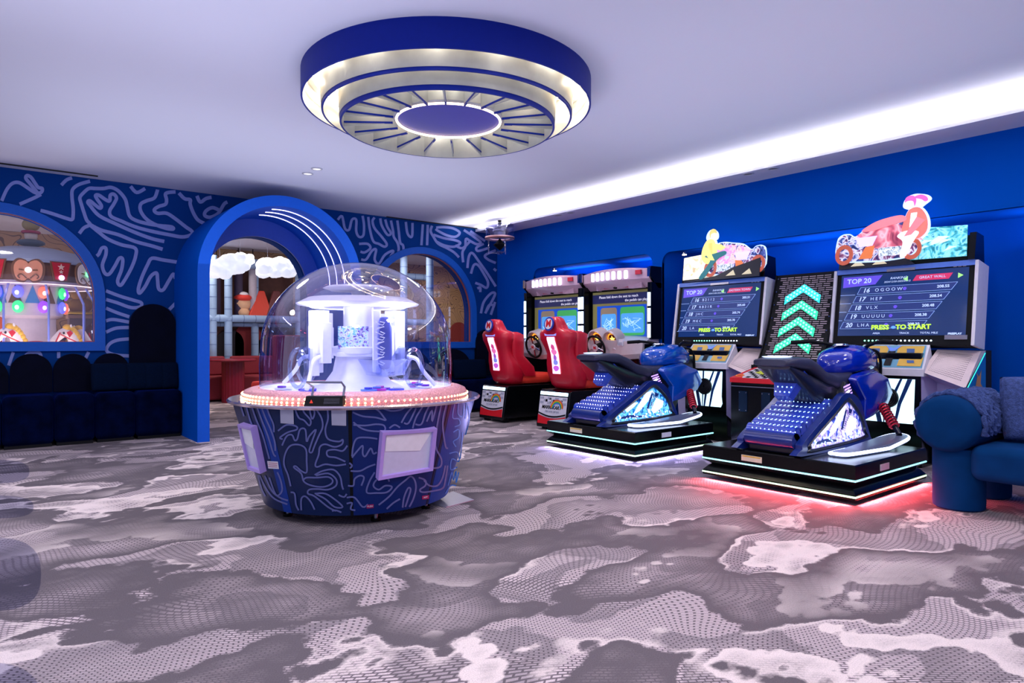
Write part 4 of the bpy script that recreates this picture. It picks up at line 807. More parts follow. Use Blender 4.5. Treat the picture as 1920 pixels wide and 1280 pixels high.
simulator(4.57, 2.64, 'blue motorbike simulator on black platform with red glow beneath, nearest the sofa', 22, (1, .06, .07), ledA, art('art_lilac', [(20, 30, 110), (70, 90, 220), (230, 225, 255), (120, 80, 170), (235, 235, 255)], 13, 1.0), mat('tank_royal', (4, 36, 170), .16, coat=.8))
simulator(4.67, 4.64, 'blue motorbike simulator on black platform with white violet floor glow, beside racing seats', 9, (.45, .4, 1), ledB, art('art_cyan', [(10, 40, 110), (20, 120, 210), (120, 220, 250), (10, 70, 140), (220, 245, 255)], 13, 1.0), mat('tank_azure', (4, 78, 190), .16, coat=.8))
# ------------------------------------------------------------ screen cabinets in front of the bikes
m_cream = mat('cabinet_cream', (226, 206, 206), .45); m_lil = mat('cabinet_lilac', (186, 180, 226), .4)
m_yel = mat('deck_yellow', (214, 170, 60), .4); m_teal = mat('deck_teal', (100, 160, 190), .4)
def screen_cabinet(X0, Yc, label, title, rows, W, figure):
    E = tag(empty('motorbike_screen_cabinet', (X0, Yc, 0), -PI/2), label, 'arcade cabinet', None)
    hw = W/2
    q = MB(); q.box((-.26, .16, 0), (.26, .8, 1.0), m_black); q.build('lower_body', E, bevel=.008)
    q = MB(); q.box((-.55, .50, 0), (.55, .95, 1.02), m_dark); q.build('rear_body', E)
    # screen housing leans back a little
    T = Matrix.Translation((0, .31, 1.065)) @ Matrix.Rotation(rad(-9), 4, 'X') @ Matrix.Scale(.945, 4, (0, 0, 1))
    q = MB(); q.T = T; q.box((-hw, .0, 0), (hw, .16, .76), m_blackm)
    q.build('screen_housing', E, bevel=.006)
    for s in (-1, 1):
        q = MB(); q.T = T; q.box((s*(hw+.014)-.014, -.02, -.0), (s*(hw+.014)+.014, .24, .78), m_white); q.build('side_trim', E, bevel=.004)
    q = MB(); q.T = T; q.box((-hw, -.015, .735), (hw, .02, .785), mat('top_strip_blue', (90, 130, 220), .2, coat=.5)); q.box((-.12, -.022, .73), (.12, -.012, .755), m_steel); q.build('top_strip', E)
    sw, s0, s1 = hw-.045, .095, .725
    q = MB(); q.T = T; y = -.004
    R = lambda a, b, c, d, m, o=0: q.quad([(a, y-o, b), (c, y-o, b), (c, y-o, d), (a, y-o, d)], m)
    R(-sw, s0, sw, s1, mat('screen_dark', (22, 44, 92), .12, emit=.42, ecol=(30, 62, 122)))
    vt = led('sc_violet', (90, 70, 200), .7); ln = led('sc_line', (130, 160, 215), .7); tx = led('sc_text', (176, 196, 230), .8); row = led('sc_row', (26, 48, 112), .5)
    q.quad([(-sw+.02, y-.002, s1-.13), (-sw+.02, y-.002, s1-.02), (-.16, y-.002, s1-.02), (-.22, y-.002, s1-.11)], vt)
    q.text('TOP 20', .07, T.inverted() @ T @ TF(-sw+.17, y-.004, s1-.07), tx, depth=.0006, bold=.001)
    cr = led('sc_crimson', (190, 40, 90), .7); q.quad([(.10, y-.002, s1-.10), (.39, y-.002, s1-.10), (.42, y-.002, s1-.045), (.13, y-.002, s1-.045)], cr); q.text(title, .035, TF(.26, y-.004, s1-.073), tx, depth=.0006)
    for a, b in ((.06, -1), (.46, 1)): q.add([(a, y-.003, s1-.10), (a, y-.003, s1-.05), (a+.04*b, y-.003, s1-.075)], [(0, 1, 2)], led('sc_green', (150, 230, 120), .8))
    q.text('RANKING', .032, TF(-.02, y-.004, s1-.06), tx, depth=.0006, shear=.3); q.text('2024/12/30-2025/01/12', .024, TF(-.03, y-.004, s1-.095), tx, depth=.0004, shear=.2)
    for k, (num, nm, tm) in enumerate(rows):
        zt = s1-.135-k*.088; x0 = -.36-.035*k; x1 = .46-.055*k
        q.quad([(x0-.02, y-.0015, zt-.07), (x1-.045, y-.0015, zt-.07), (x1, y-.0015, zt), (x0+.01, y-.0015, zt)], row)
        for (a, b, c, d) in ((x0+.01, zt, x1, zt), (x0-.02, zt-.07, x1-.045, zt-.07)): q.tube([(a, y-.003, b), (c, y-.003, d)], .0022, ln, 4)
        q.tube([(x0+.01, y-.003, zt), (x0-.02, y-.003, zt-.07)], .0022, ln, 4); q.tube([(x1, y-.003, zt), (x1-.045, y-.003, zt-.07)], .0022, ln, 4)
        q.text(num, .062, TF(x0+.06, y-.004, zt-.036), tx, depth=.0006, bold=.0015, shear=.25); q.text(nm, .045, TF(x0+.14, y-.004, zt-.036), tx, 'LEFT', depth=.0006)
        if k < 5: q.text(tm, .036, TF(x1-.06, y-.004, zt-.034), tx, 'RIGHT', depth=.0006, bold=.0008)
        q.sheet([(x0+.40+.018*math.cos(i), zt-.035+.018*math.sin(i)) for i in range(6)], [], XZ(y-.004), .0006, vt)
        q.quad([(-sw, y-.001, zt-.075), (x0-.04, y-.001, zt-.075), (x0-.04, y-.001, zt-.07), (-sw, y-.001, zt-.07)], ln)
    q.text('PRESS', .062, TF(-.15, y-.008, .175), led('sc_lime', (180, 235, 60), 1), depth=.0008, bold=.0022); q.text('TO START', .062, TF(.13, y-.008, .175), led('sc_lime', (180, 235, 60), 1), depth=.0008, bold=.0022)
    q.ell((-.035, y-.006, .175), (.02, .003, .014), led('sc_blue', (90, 150, 255), 1), 14, 8); 
    q.text('AREA', .026, TF(-.18, y-.005, .118), tx); q.text('TRACK', .026, TF(.06, y-.005, .118), tx); q.text('TOTAL MILE', .026, TF(.26, y-.005, .118), tx)
    q.text('FREEPLAY', .024, TF(sw-.08, y-.005, .108), tx, bold=.001)
    for k in range(3): R(sw-.12+k*.036, s1+.006, sw-.095+k*.036, s1+.02, m_white, .002)
    q.build('screen', E, label='dark blue ranking screen')
    q = MB(); q.T = T
    for k in range(17): q.ell((-.28+k*.035, -.006, .045), (.008, .006, .008), led('row_green', (120, 240, 190), 4) if k < 7 else led('row_white', (215, 240, 255), 4), 8, 6)
    q.build('light_row', E, label='row of small green and white lights')
    if W > 1.13: 
        q = MB(); q.T = T; q.box((hw-.20, -.012, .055), (hw-.03, -.004, .095), mat('grey_label', (120, 120, 140), .5)); q.build('label_plate', E)
    # deck
    q = MB(); d0 = (.09, .86); d1 = (.28, 1.07)
    def dk(x, t, o=0): return (x, d0[0]+(d1[0]-d0[0])*t-o*.65, d0[1]+(d1[1]-d0[1])*t+o*.75)
    q.hexa([(-.30, .09, .80), (.30, .09, .80), (.28, .42, .80), (-.28, .42, .80), dk(-.30, 0), dk(.30, 0), (.28, .29, 1.07), (-.28, .29, 1.07)], m_white); q.quad([dk(-.285, .04, .003), dk(.285, .04, .003), dk(.26, .97, .003), dk(-.26, .97, .003)], m_teal)
    for a, b, c, d in ((-.25, .52, -.04, .93), (.04, .52, .25, .93), (-.27, .1, -.08, .45), (.08, .1, .27, .45)):
        q.quad([dk(a, b, .006), dk(c, b, .006), dk(c, d, .006), dk(a, d, .006)], m_yel); q.quad([dk(a*.6+c*.4, b+.12, .009), dk(a*.3+c*.7, b+.12, .009), dk(a*.35+c*.65, d-.12, .009), dk(a*.65+c*.35, d-.12, .009)], mat('deck_blue', (56, 92, 150), .4))
    q.quad([dk(-.03, .1, .01), dk(.03, .1, .01), dk(.03, .7, .01), dk(-.03, .7, .01)], m_dark); q.quad([dk(-.07, .95, .01), dk(0, .62, .01), dk(.07, .95, .01), dk(0, .82, .01)], mat('deck_chev', (110, 150, 240), .4))
    q.build('control_deck', E, label='yellow and teal printed control deck')
    # glowing front panel with black zigzags
    q = MB(); q.sheet([(-.27, .33), (.27, .33), (.27, .82), (-.27, .82)], [], XZ(.145), .03, m_black); fr = q.build('front_frame', E)
    q = MB(); q.sheet([(-.22, .38), (.20, .38), (.22, .42), (.21, .5), (.22, .77), (-.22, .77)], [], XZ(.128), .004, led('front_glow', (200, 240, 255), 1.5))
    for P in ([(-.17, .77), (-.13, .77), (-.05, .38), (-.09, .38)], [(.10, .77), (.12, .77), (.03, .55), (-.0, .38), (-.02, .38), (.0, .55)], [(.20, .77), (.16, .77), (.08, .55), (.05, .38), (.07, .38), (.11, .55)], [(-.03, .77), (-.01, .77), (-.03, .38), (-.04, .38)]):
        q.sheet(P, [], XZ(.1245), .003, mat('zigzag_blue', (20, 60, 130), .4))
    q.build('front_panel', E, label='glowing panel with dark zigzag bands')
    q = MB(); q.cyl((0, .10, .60), (0, .13, .60), .09, m_blackm, 40)
    for k in range(5): q.lathe([(.1-.018*k, 0), (.094-.018*k, .004)], m_steel, n=32) if False else q.tube([((.085-.016*k)*math.cos(2*PI*i/32), .099, .60+(.085-.016*k)*math.sin(2*PI*i/32)) for i in range(32)], .0025, m_bk, 5, closed=True)
    q.build('speaker', E, label='round black speaker grille')
    # angular side pods
    for s in (-1, 1):
        def X(x): return s*x
        A_ = (X(.27), .12, .84); B_ = (X(.60), .12, .715); C_ = (X(.60), .50, 1.02); D_ = (X(.30), .40, 1.03); G = (X(.60), .62, .35); Hh = (X(.27), .20, .30); I = (X(.60), .62, 1.02); J = (X(.30), .40, .90); K = (X(.56), .40, .62)
        q = MB(); q.add([A_, B_, C_, D_], [(0, 1, 2, 3)], m_cream)
        q.add([B_, (X(.60), .16, .715), I, C_], [(0, 1, 2, 3)], m_cream); q.add([B_, I, (X(.60), .62, .62)], [(0, 1, 2)], mat('pod_side_teal', (30, 120, 190), .4))
        q.add([A_, B_, (X(.57), .36, .66), (X(.31), .36, .74)], [(0, 1, 2, 3)], m_lil); q.add([(X(.31), .36, .74), (X(.57), .36, .66), (X(.57), .42, .02), (X(.31), .42, .02)], [(0, 1, 2, 3)], m_lil)
        q.add([A_, (X(.31), .36, .74), (X(.31), .42, .10), (X(.27), .13, .30)], [(0, 1, 2, 3)], m_lil); q.add([B_, (X(.57), .36, .66), (X(.57), .42, .02), (X(.60), .62, .02), (X(.60), .62, .62)], [(0, 1, 2, 3, 4)], m_lil)
        q.build('side_pod', E, label='angular cream and lilac pod')
        q = MB(); L_ = Vector(D_)-Vector(A_); R_ = Vector(C_)-Vector(B_)
        def vp(u, v, o=.002):
            a = Vector(A_)+L_*v; b = Vector(B_)+R_*v; p = a+(b-a)*u; return (p.x, p.y-o, p.z+o)
        for i in range(22):
            for j in range(14):
                u = .12+.03*i*1.15; v = .14+.05*j*1.1; a = Vector(vp(u, v)); q.add([tuple(a+Vector((dx, dy*.5, dy*.6))) for dx, dy in ((-.004, -.004), (.004, -.004), (.004, .004), (-.004, .004))], [(0, 1, 2, 3)], mat('vent_hole', (120, 104, 110), .6))
        q.build('vent_panel', E, label='perforated vent in the pod')
        q = MB(); q.add([(X(.36), .372, .60), (X(.53), .372, .60), (X(.53), .405, .2), (X(.36), .405, .2)], [(0, 1, 2, 3)], led('front_glow', (200, 240, 255), 1.5)); q.add([(X(.44), .37, .60), (X(.46), .37, .60), (X(.40), .40, .2), (X(.38), .40, .2)], [(0, 1, 2, 3)], mat('zigzag_blue', (20, 60, 130), .4)); q.build('pod_light', E)
        q = MB(); q.tube([(X(.602), .14, .70), (X(.602), .60, 1.0)], .004, led('teal_line', (60, 230, 210), 1), 5)
        for P in ([(.24, .70), (.30, .80), (.27, .84), (.34, .80), (.40, .86), (.38, .74), (.44, .70), (.34, .66)],): q.add([(X(.603), a+.1, b) for a, b in P], [tuple(range(len(P)))], mat('decal_orange', (210, 150, 90), .5))
        q.build('pod_decal', E)
    # marquee
    TM = Matrix.Translation((0, .42, 1.80)) @ Matrix.Rotation(rad(-6), 4, 'X')
    q = MB(); q.T = TM; s = 1 if figure == 'right' else -1
    q.box((-hw+.02, .0, 0), (hw-.04, .14, .22), m_blackm)
    q.build('marquee_box', E, bevel=.01)
    q = MB(); q.T = TM; q.prism([(-.03, .0), (.22, .0), (.18, .24), (.0, .24)], hw-.05, hw-.0, m_black, 'x'); q.build('marquee_end', E)
    q = MB(); q.T = TM
    def FX(P): return [(s*x, z) for x, z in P]
    tealp = art('mq_teal', [(20, 110, 130), (70, 176, 190), (150, 225, 230), (40, 140, 170)], 6, .9, 3) if s > 0 else art('mq_sand', [(190, 170, 130), (226, 216, 180), (240, 236, 215), (200, 200, 190)], 6, .9, 3)
    q.sheet(FX([(-.02, .04), (hw-.06, .03), (hw-.06, .30), (.20, .32), (0, .28)]), [], XZ(-.03), .012, tealp)
    rp = random.Random(11)
    for k in range(12):
        x = .08+rp.random()*(hw-.25); z = .07+rp.random()*.18; q.sheet(FX([(x, z), (x+.09+.06*rp.random(), z+.035), (x+.05, z+.045)]), [], XZ(-.037), .002, led('mq_spray%d' % (s > 0), (190, 230, 235) if s > 0 else (236, 226, 196), 1.0))
    edge = led('mq_edge', (180, 210, 255), 1.2)
    bike_o = [(-.56, .10), (-.57, .28), (-.53, .33), (-.46, .33), (-.40, .30), (-.30, .37), (-.16, .40), (-.05, .42), (.06, .40), (.12, .30), (.16, .20), (.10, .09), (-.05, .06), (-.3, .06)]
    def grow(P, k):
        n_ = len(P); out = []
        for i in range(n_):
            a = Vector(P[i-1]); b = Vector(P[(i+1) % n_]); t = (b-a).normalized(); out.append((P[i][0]+s*0+(-t.y if True else 0)*k, P[i][1]+t.x*k))
        return out
    def plate(P, y, m, t=.008):
        if len(P) > 5: P = [(p.x, p.y) for p in smooth([(a, b, 0) for a, b in P], 4, True)]
        q.sheet(FX(P), [], XZ(y), t, m)
    plate(grow(bike_o, .012), -.045, edge); 
    bl = art('mq_bike_red', [(120, 40, 70), (190, 90, 110), (240, 180, 190), (150, 60, 100)], 5, .9) if s > 0 else art('mq_bike_mix', [(60, 80, 150), (240, 200, 190), (230, 120, 190), (180, 210, 250)], 7, .9); plate(bike_o, -.052, art('mq_bike_dark', [(20, 30, 80), (60, 80, 150), (220, 220, 240), (120, 60, 100), (30, 40, 90)], 10, .8))
    plate([(-.38, .32), (-.16, .38), (.02, .36), (.10, .22), (-.05, .14), (-.3, .2), (-.36, .24)], -.058, bl)
    plate([(-.40, .29), (-.20, .29), (-.24, .20), (-.36, .20)], -.062, led('mq_lens', (190, 180, 250), 1.3))
    plate([(-.18, .17), (.06, .17), (.04, .09), (-.18, .09)], -.062, art('mq_engine', [(60, 80, 110), (190, 205, 215), (240, 240, 245)], 40, .9))
    for cx in (-.50, .10):
        n_ = 26; q.sheet(FX([(cx+.085*math.cos(2*PI*k/n_), .135+.10*math.sin(2*PI*k/n_)) for k in range(n_)]), [FX([(cx+.05*math.cos(2*PI*k/n_), .135+.06*math.sin(2*PI*k/n_)) for k in range(n_)])], XZ(-.064), .006, led('mq_tyre', (170, 80, 60) if s > 0 else (150, 110, 150), .8))
    plate([(-.30, .19), (-.22, .20), (-.24, .08), (-.36, .08)], -.066, led('mq_orange', (206, 110, 60), .9)); plate([(-.02, .33), (.1, .31), (.2, .2), (.05, .24)], -.066, bl)
    # rider print : torso, legs, arm, head
    if s > 0:
        head, hair, top, leg, arm = (255, 226, 210), (220, 90, 170), (226, 110, 100), (240, 225, 225), (214, 120, 130)
    else: head, hair, top, leg, arm = (240, 215, 190), (196, 186, 110), (226, 214, 120), (20, 96, 104), (226, 214, 120)
    dz = 0 if s > 0 else -.03; L2 = lambda n_, c, e=.95: led('mq_%s_%d' % (n_, s), c, e)
    body = [(.02, .28), (.04, .42), (.08, .50), (.16, .50), (.22, .40), (.22, .28), (.14, .22)]
    plate(grow([(a, b+dz) for a, b in body], .014), -.046, edge)
    plate([(.02, .52+dz), (.015, .58+dz), (.05, .625+dz), (.10, .64+dz), (.15, .635+dz), (.22, .61+dz), (.245, .57+dz), (.2, .53+dz), (.13, .49+dz)] if s > 0 else [(.04, .50+dz), (.03, .57+dz), (.08, .62+dz), (.15, .62+dz), (.19, .56+dz), (.17, .50+dz)], -.048, edge)
    plate([(a, b+dz) for a, b in body], -.07, L2('top', top)); plate([(.09, .46+dz), (.14, .46+dz), (.13, .33+dz), (.08, .33+dz)], -.074, L2('shirt', (240, 235, 235) if s > 0 else (200, 190, 100)))
    plate([(.05, .30), (.16, .28), (.12, .20), (.06, .07), (.01, .07), (.03, .2), (-.02, .26)] if s > 0 else [(.06, .30), (.18, .28), (.10, .22), (.24, .04), (.17, .03), (.02, .22), (-.10, .28), (-.08, .32)], -.075, L2('leg', leg))
    plate([(.02, .45+dz), (.05, .40+dz), (-.1, .37), (-.24, .34), (-.34, .35), (-.22, .42), (-.08, .45)] if s > 0 else [(.05, .42), (.06, .36), (-.03, .33), (-.09, .36), (-.03, .4)], -.073, L2('arm', arm))
    plate([(.14, .42+dz), (.21, .38+dz), (.10, .26+dz), (.04, .25+dz), (.07, .30+dz)], -.077, L2('arm', arm))
    plate([(.075+.038*math.cos(t), .545+dz+.048*math.sin(t)) for t in [2*PI*k/16 for k in range(16)]], -.078, L2('head', head))
    plate([(.035, .565+dz), (.045, .605+dz), (.08, .622+dz), (.115, .61+dz), (.13, .57+dz), (.118, .52+dz), (.105, .565+dz), (.06, .575+dz)], -.08, L2('hair', hair))
    if s > 0: plate([(.11, .60), (.16, .618), (.21, .595), (.225, .56), (.2, .55), (.17, .575)], -.079, L2('hair', hair))
    # dark truss at the foot of the marquee
    plate([(-hw+.03, .0), (.12, .0), (.05, .07), (-hw+.03, .09)] if s > 0 else [(-hw+.03, .0), (hw-.1, .0), (.02, .04), (-.2, .12), (-hw+.03, .2)], -.03 if s > 0 else -.066, m_bk, .02)
    for x in (-.44, -.24): plate([(x, .02), (x+.13, .02), (x+.07, .075)] if s > 0 else [(x, .03), (x+.12, .03), (x+.03, .09)], -.045 if s > 0 else -.08, led('mq_gap', (190, 180, 150), .9), .006)
    q.build('marquee_print', E, label='backlit cut-out print of a rider on a motorbike')
    light('AREA', (0, 0, 0), 5, (.4, .6, 1), 1.0, .15).parent = E
    o = bpy.data.objects[-1] if False else [x for x in E.children if x.type == 'LIGHT'][-1]; o.location = (0, .56, 2.02); o.rotation_euler = (rad(100), 0, 0)
    return E
screen_cabinet(6.22, 2.55, 'tall motorbike game cabinet with GREAT WALL screen and pink haired rider print', 'GREAT WALL',
    [('16', 'O G O O W', '208.55'), ('17', 'H E P', '208.54'), ('18', 'V L X', '208.48'), ('19', 'U U U U U', '208.38'), ('20', 'L H A', '208.30')], 1.17, 'right')
screen_cabinet(6.22, 4.47, 'tall motorbike game cabinet with EASTERN TOWN screen and yellow jacketed rider print', 'EASTERN TOWN',
    [('16', 'B 2 1 1 2', '205.51'), ('17', 'R B 3 1 R', '205.60'), ('18', 'J H C', '205.74'), ('19', 'M K C', '205.78'), ('20', 'L A', '205.90')], 1.12, 'left')
# ------------------------------------------------------------ curved arrow tower between the two screens
E = tag(empty('arrow_light_tower', (6.28, 3.50, 0), -PI/2), 'curved dark slatted panel with four green light chevrons between the two motorbike screens', 'light panel')
def cv(z):   # forward distance of the curved face at height z
    t = (z-.86)/.95; return .02+.44*(1-(1-max(0, min(1, t)))**2)**.5*.0+.44*(t**.6 if t > 0 else 0)
zs = [.86+.95*k/24 for k in range(25)]; m_slat = mat('slat_grey', (168, 150, 160), .4, .1); TW = .335
q = MB(); q.add([(-TW, cv(z), z) for z in zs]+[(TW, cv(z), z) for z in zs]+[(-TW, cv(z)+.1, z) for z in zs]+[(TW, cv(z)+.1, z) for z in zs],
    [(i, i+1, 26+i, 25+i) for i in range(24)]+[(50+i, 51+i, 76+i, 75+i) for i in range(24)]+[(i, i+1, 51+i, 50+i) for i in range(24)]+[(25+i, 26+i, 76+i, 75+i) for i in range(24)]+[(24, 49, 99, 74), (0, 25, 75, 50)], m_blackm); q.build('panel', E)
q = MB()
for r in range(40):
    z = .93+r*.0215; n_ = 7
    for k in range(n_):
        x0 = -.27+k*.079+(.02 if r % 4 < 2 else -.01); x1 = x0+.068
        q.quad([(x0, cv(z)-.006, z), (x1, cv(z)-.006, z), (x1, cv(z+.009)-.006, z+.009), (x0, cv(z+.009)-.006, z+.009)], m_slat)
q.build('slats', E)
for s in (-1, 1):
    q = MB(); q.tube([(s*TW, cv(z)-.004, z) for z in zs], .010, m_black, 6)
    for k in range(7): z = .93+k*.14; q.cyl((s*(TW-.03), cv(z)-.01, z), (s*(TW-.03), cv(z), z), .008, m_chrome, 8)
    q.build('edge_trim', E)
q = MB(); q.box((-TW, -.04, .80), (TW, .08, .86), m_blackm); q.add([(-.05, -.042, .82), (-.02, -.042, .82), (-.035, -.042, .845)], [(0, 1, 2)], led('warn_amber', (230, 180, 60), .5)); q.build('base_ledge', E)
q = MB(); q.box((-.30, .06, 0), (.30, .5, .82), m_dark); q.build('stand', E)
for k in range(4):
    z0 = .975+k*.17; q = MB(); w_ = .19; P = [(-w_, z0), (-w_, z0+.085), (0, z0+.21), (w_, z0+.085), (w_, z0), (0, z0+.125)]
    col = led('chev_teal' if k == 3 else 'chev_green', (40, 200, 200) if k == 3 else (40, 205, 150), 1.0)
    def sub(a, b, n_=6): return [(a[0]+(b[0]-a[0])*i/n_, a[1]+(b[1]-a[1])*i/n_) for i in range(n_+1)]
    up = sub(P[1], P[2])+sub(P[2], P[3])[1:]; lo = sub(P[0], P[5])+sub(P[5], P[4])[1:]; n_ = len(up)
    q.add([(x, cv(z)-.018, z) for x, z in lo]+[(x, cv(z)-.018, z) for x, z in up], [(i, i+1, n_+i+1, n_+i) for i in range(n_-1)], col)
    for i in range(1, n_-1, 1):
        for f_ in (.28, .72): z = lo[i][1]*(1-f_)+up[i][1]*f_; q.ell((lo[i][0], cv(z)-.022, z), (.011, .003, .011), led('chev_dot', (150, 255, 225), 1.6), 8, 5)
    q.build('chevron_light', E)
# coin cabinet
E = tag(empty('coin_cabinet', (5.80, 3.53, 0), -PI/2), 'low black coin cabinet with red cornered chequered top between the two motorbikes', 'cabinet')
q = MB(); q.box((-.26, 0, 0), (.26, .46, .70), m_black); q.build('body', E, bevel=.01)
q = MB(); q.hexa([(-.265, -.005, .70), (.265, -.005, .70), (.265, .46, .70), (-.265, .46, .70), (-.265, -.005, .745), (.265, -.005, .745), (.265, .46, .84), (-.265, .46, .84)], mat('panel_red', (214, 20, 34)))
def tp(x, y, o=.002): return (x, y, .745+.095*(y+.005)/.465+o)
q.quad([tp(-.13, 0), tp(.13, 0), tp(.22, .16), tp(.22, .44), tp(-.22, .44), tp(-.22, .16)], mat('check_white', (222, 218, 224), .4))
for i in range(9):
    for j in range(9):
        x, y = -.2+i*.045, .01+j*.048
        if (i+j) % 2 == 0 and abs(x+.02) < .10+y*.6: q.quad([tp(x, y, .004), tp(x+.045, y, .004), tp(x+.045, y+.048, .004), tp(x, y+.048, .004)], m_blackm)
q.quad([tp(-.12, .2, .005), tp(.0, .14, .005), tp(.04, .24, .005), tp(-.08, .34, .005)], mat('deck_lime', (206, 214, 60), .5)); q.build('top_deck', E, label='chequered top with red corners')
for s in (-1, 1):
    q = MB(); q.tube([(s*.2+.04*math.cos(2*PI*k/20), .07+.035*math.sin(2*PI*k/20), tp(0, .07+.035*math.sin(2*PI*k/20), .006)[2]) for k in range(20)], .004, mat('arrow_orange', (240, 150, 60), .5), 6, closed=True); q.build('round_arrow', E)
for x in (-.12, .12):
    q = MB(); q.box((x-.045, -.008, .42), (x+.045, .0, .62), mat('coin_plate', (20, 44, 70), .25, .5))
    for a in (-.035, .035):
        for b in (.435, .605): q.cyl((x+a, -.012, b), (x+a, -.006, b), .005, m_chrome, 8)
    q.build('coin_plate', E)
q = MB(); q.box((-.25, -.003, .66), (.25, .0, .668), m_steel); q.build('lid_seam', E)
# ------------------------------------------------------------ sofa at the right edge
m_sofa = mat('sofa_blue', (6, 50, 98), .9, spec=.05, noise=.15, nscale=8, sheen=.1, ecol=(60, 100, 200)); m_knit = mat('knit_blue', (66, 82, 134), .95, spec=.05, noise=.4, nscale=60, bump=.6, bscale=150)
E = tag(empty('sofa', (5.35, 1.0, 0)), 'blue velvet sofa with thick round arm and fat cylinder legs at the right edge', 'sofa')
q = MB(); T = Matrix.Translation((-5.35, -1.0, 0)); q.T = T; q.box((4.93, -.6, .215), (5.80, 1.50, .44), m_sofa); q.build('seat', E, bevel=.06, seg=5)
q = MB(); q.T = T; q.box((5.62, -.6, .30), (5.85, 1.50, .80), m_sofa); q.build('backrest', E, bevel=.08, seg=5)
q = MB(); q.T = T; ax = (1.62, .565); R_ = .185
q.loft([[(x, ax[0]+r*math.cos(2*PI*i/40), ax[1]+r*math.sin(2*PI*i/40)) for i in range(40)] for x, r in ((4.87, .10), (4.875, .15), (4.90, .178), (4.95, R_), (5.75, R_), (5.80, .17), (5.82, .1))], m_sofa); q.build('arm', E, ang=60)
for (x, y) in ((5.08, 1.60), (5.62, 1.60), (5.08, -.3), (5.62, -.3)):
    q = MB(); q.T = T; q.lathe([(.13, .0), (.148, .012), (.15, .05), (.15, .40)], m_sofa, (x, y), 36, cap=True); q.build('leg', E)
# chunky knitted throw over the arm : ribs of knots
q = MB(); rk = random.Random(2)
q.lathe([(0, 0)], m_knit) if False else None
for k in range(15):
    x = 4.98+k*.042; pts = []
    for i in range(31):
        a = rad(-35+235*i/30); r = R_+.012+.006*math.sin(i*2.1+k); pts.append((x+.007*math.sin(i*1.6+k*2), ax[0]+r*math.cos(a), ax[1]+r*math.sin(a)))
    q.tube(pts, .017, m_knit, 8, rs=[.009+.013*abs(math.sin(i*1.25+(k % 2)*1.5)) for i in range(31)])
o = q.build('knitted_throw'); tag(o, 'chunky knitted blue throw wrapped over the round sofa arm', 'throw')
def pillow(name, c, w_, h_, t, rot, m, bumpy=0, label='', cat='cushion', group=None):
    q = MB(); n = 22; rk = random.Random(9); R = Matrix.Rotation(rot[2], 4, 'Z') @ Matrix.Rotation(rot[0], 4, 'X') @ Matrix.Rotation(rot[1], 4, 'Y')
    for s in (-1, 1):
        vs = []; fs = []
        for i in range(n+1):
            for j in range(n+1):
                u = -1+2*i/n; v = -1+2*j/n; k = ((1-u**4)*(1-v**4))**.5; pin = 1-.10*(u*u*v*v)+.0; ex = 1-.07*(1-u*u)*(v*v)-.0; ey = 1-.07*(1-v*v)*(u*u)
                b = bumpy*(math.sin(u*34)*math.sin(v*34)+.5*rk.random()) if k > .15 else 0
                vs.append((u*w_/2*ey*pin, s*(t/2*k**.8+b), v*h_/2*ex*pin))
        for i in range(n):
            for j in range(n): a = i*(n+1)+j; fs.append((a, a+1, a+n+2, a+n+1))
        q.add(vs, fs, m)
    o = q.build(name, ang=80); o.matrix_world = Matrix.Translation(c) @ R; tag(o, label, cat, group); return o
p = pillow('cushion', (5.40, 1.22, .66), .50, .46, .16, (rad(-14), 0, rad(-62)), m_knit, .009, 'bobbly textured blue cushion leaning on the sofa arm at the right edge')
# ------------------------------------------------------------ velvet benches along the back wall
def cyc(x0, x1, zt, y0, y1, m, r=None):   # arched back panel
    cx = (x0+x1)/2; r = (x1-x0)/2; return arch(cx, r, .55, zt-r, 18)
segs = []
sx = [onY(p_, 800, 8.47).x for p_ in (-95, 3, 102, 179, 255, 345)]
bp = [(-85, 17), (17, 99), (99, 173), (173, 242)]
tops = [668, 663, 663, 662]
names = ['cut by the left edge of the picture', 'second from the left edge', 'third from the left edge', 'right of the other low ones, behind the cushions']
for i, ((a, b), t) in enumerate(zip(bp, tops)):
    xa = onY(a, 640, WY-.06).x; xb = onY(b, 640, WY-.06).x; zt = onY((a+b)/2, t, WY-.06).z
    q = MB(); P = cyc(xa+.006, xb-.006, zt, 0, 0, m_velvet2); q.sheet(P, [], XZ(WY-.05), .07, m_velvet2)
    o = q.build('back_cushion', bevel=.02); tag(o, 'low arched navy velvet back panel, '+names[i], 'back panel', 'arched velvet back panels')
xa = onY(243, 640, WY-.06).x; xb = min(onY(330, 640, WY-.06).x, 1.86); zt = onY(286, 570, WY-.06).z
q = MB(); q.sheet(cyc(xa, xb, zt, 0, 0, m_velvet2), [], XZ(WY-.055), .09, m_velvet2); o = q.build('back_cushion', bevel=.02); tag(o, 'tall arched navy velvet back panel left of the archway', 'back panel', 'arched velvet back panels')
bn = ['cut by the left edge of the picture', 'second from the left edge', 'middle one with the brightest rounded front edge', 'fourth from the left, under the left cushion', 'next to the archway, under the right cushions']
for i in range(5):
    xa, xb = sx[i], min(sx[i+1], 1.86-.0); y1 = 8.84
    q = MB(); q.box((xa+.005, 8.45, .03), (xb-.005, y1, .54), m_velvet); E = empty('bench_seat', ((xa+xb)/2, 8.65, 0)); q.T = Matrix.Identity(4)
    q.v = [(x-(xa+xb)/2, y-8.65, z) for x, y, z in q.v]; q.build('seat_block', E, bevel=.05, seg=4)
    q = MB(); q.box((xa+.02-(xa+xb)/2, -.17, 0), (xb-.02-(xa+xb)/2, .17, .035), m_blackm); q.build('plinth', E)
    tag(E, 'navy velvet bench block, '+bn[i], 'bench', 'navy velvet bench blocks left of the archway')
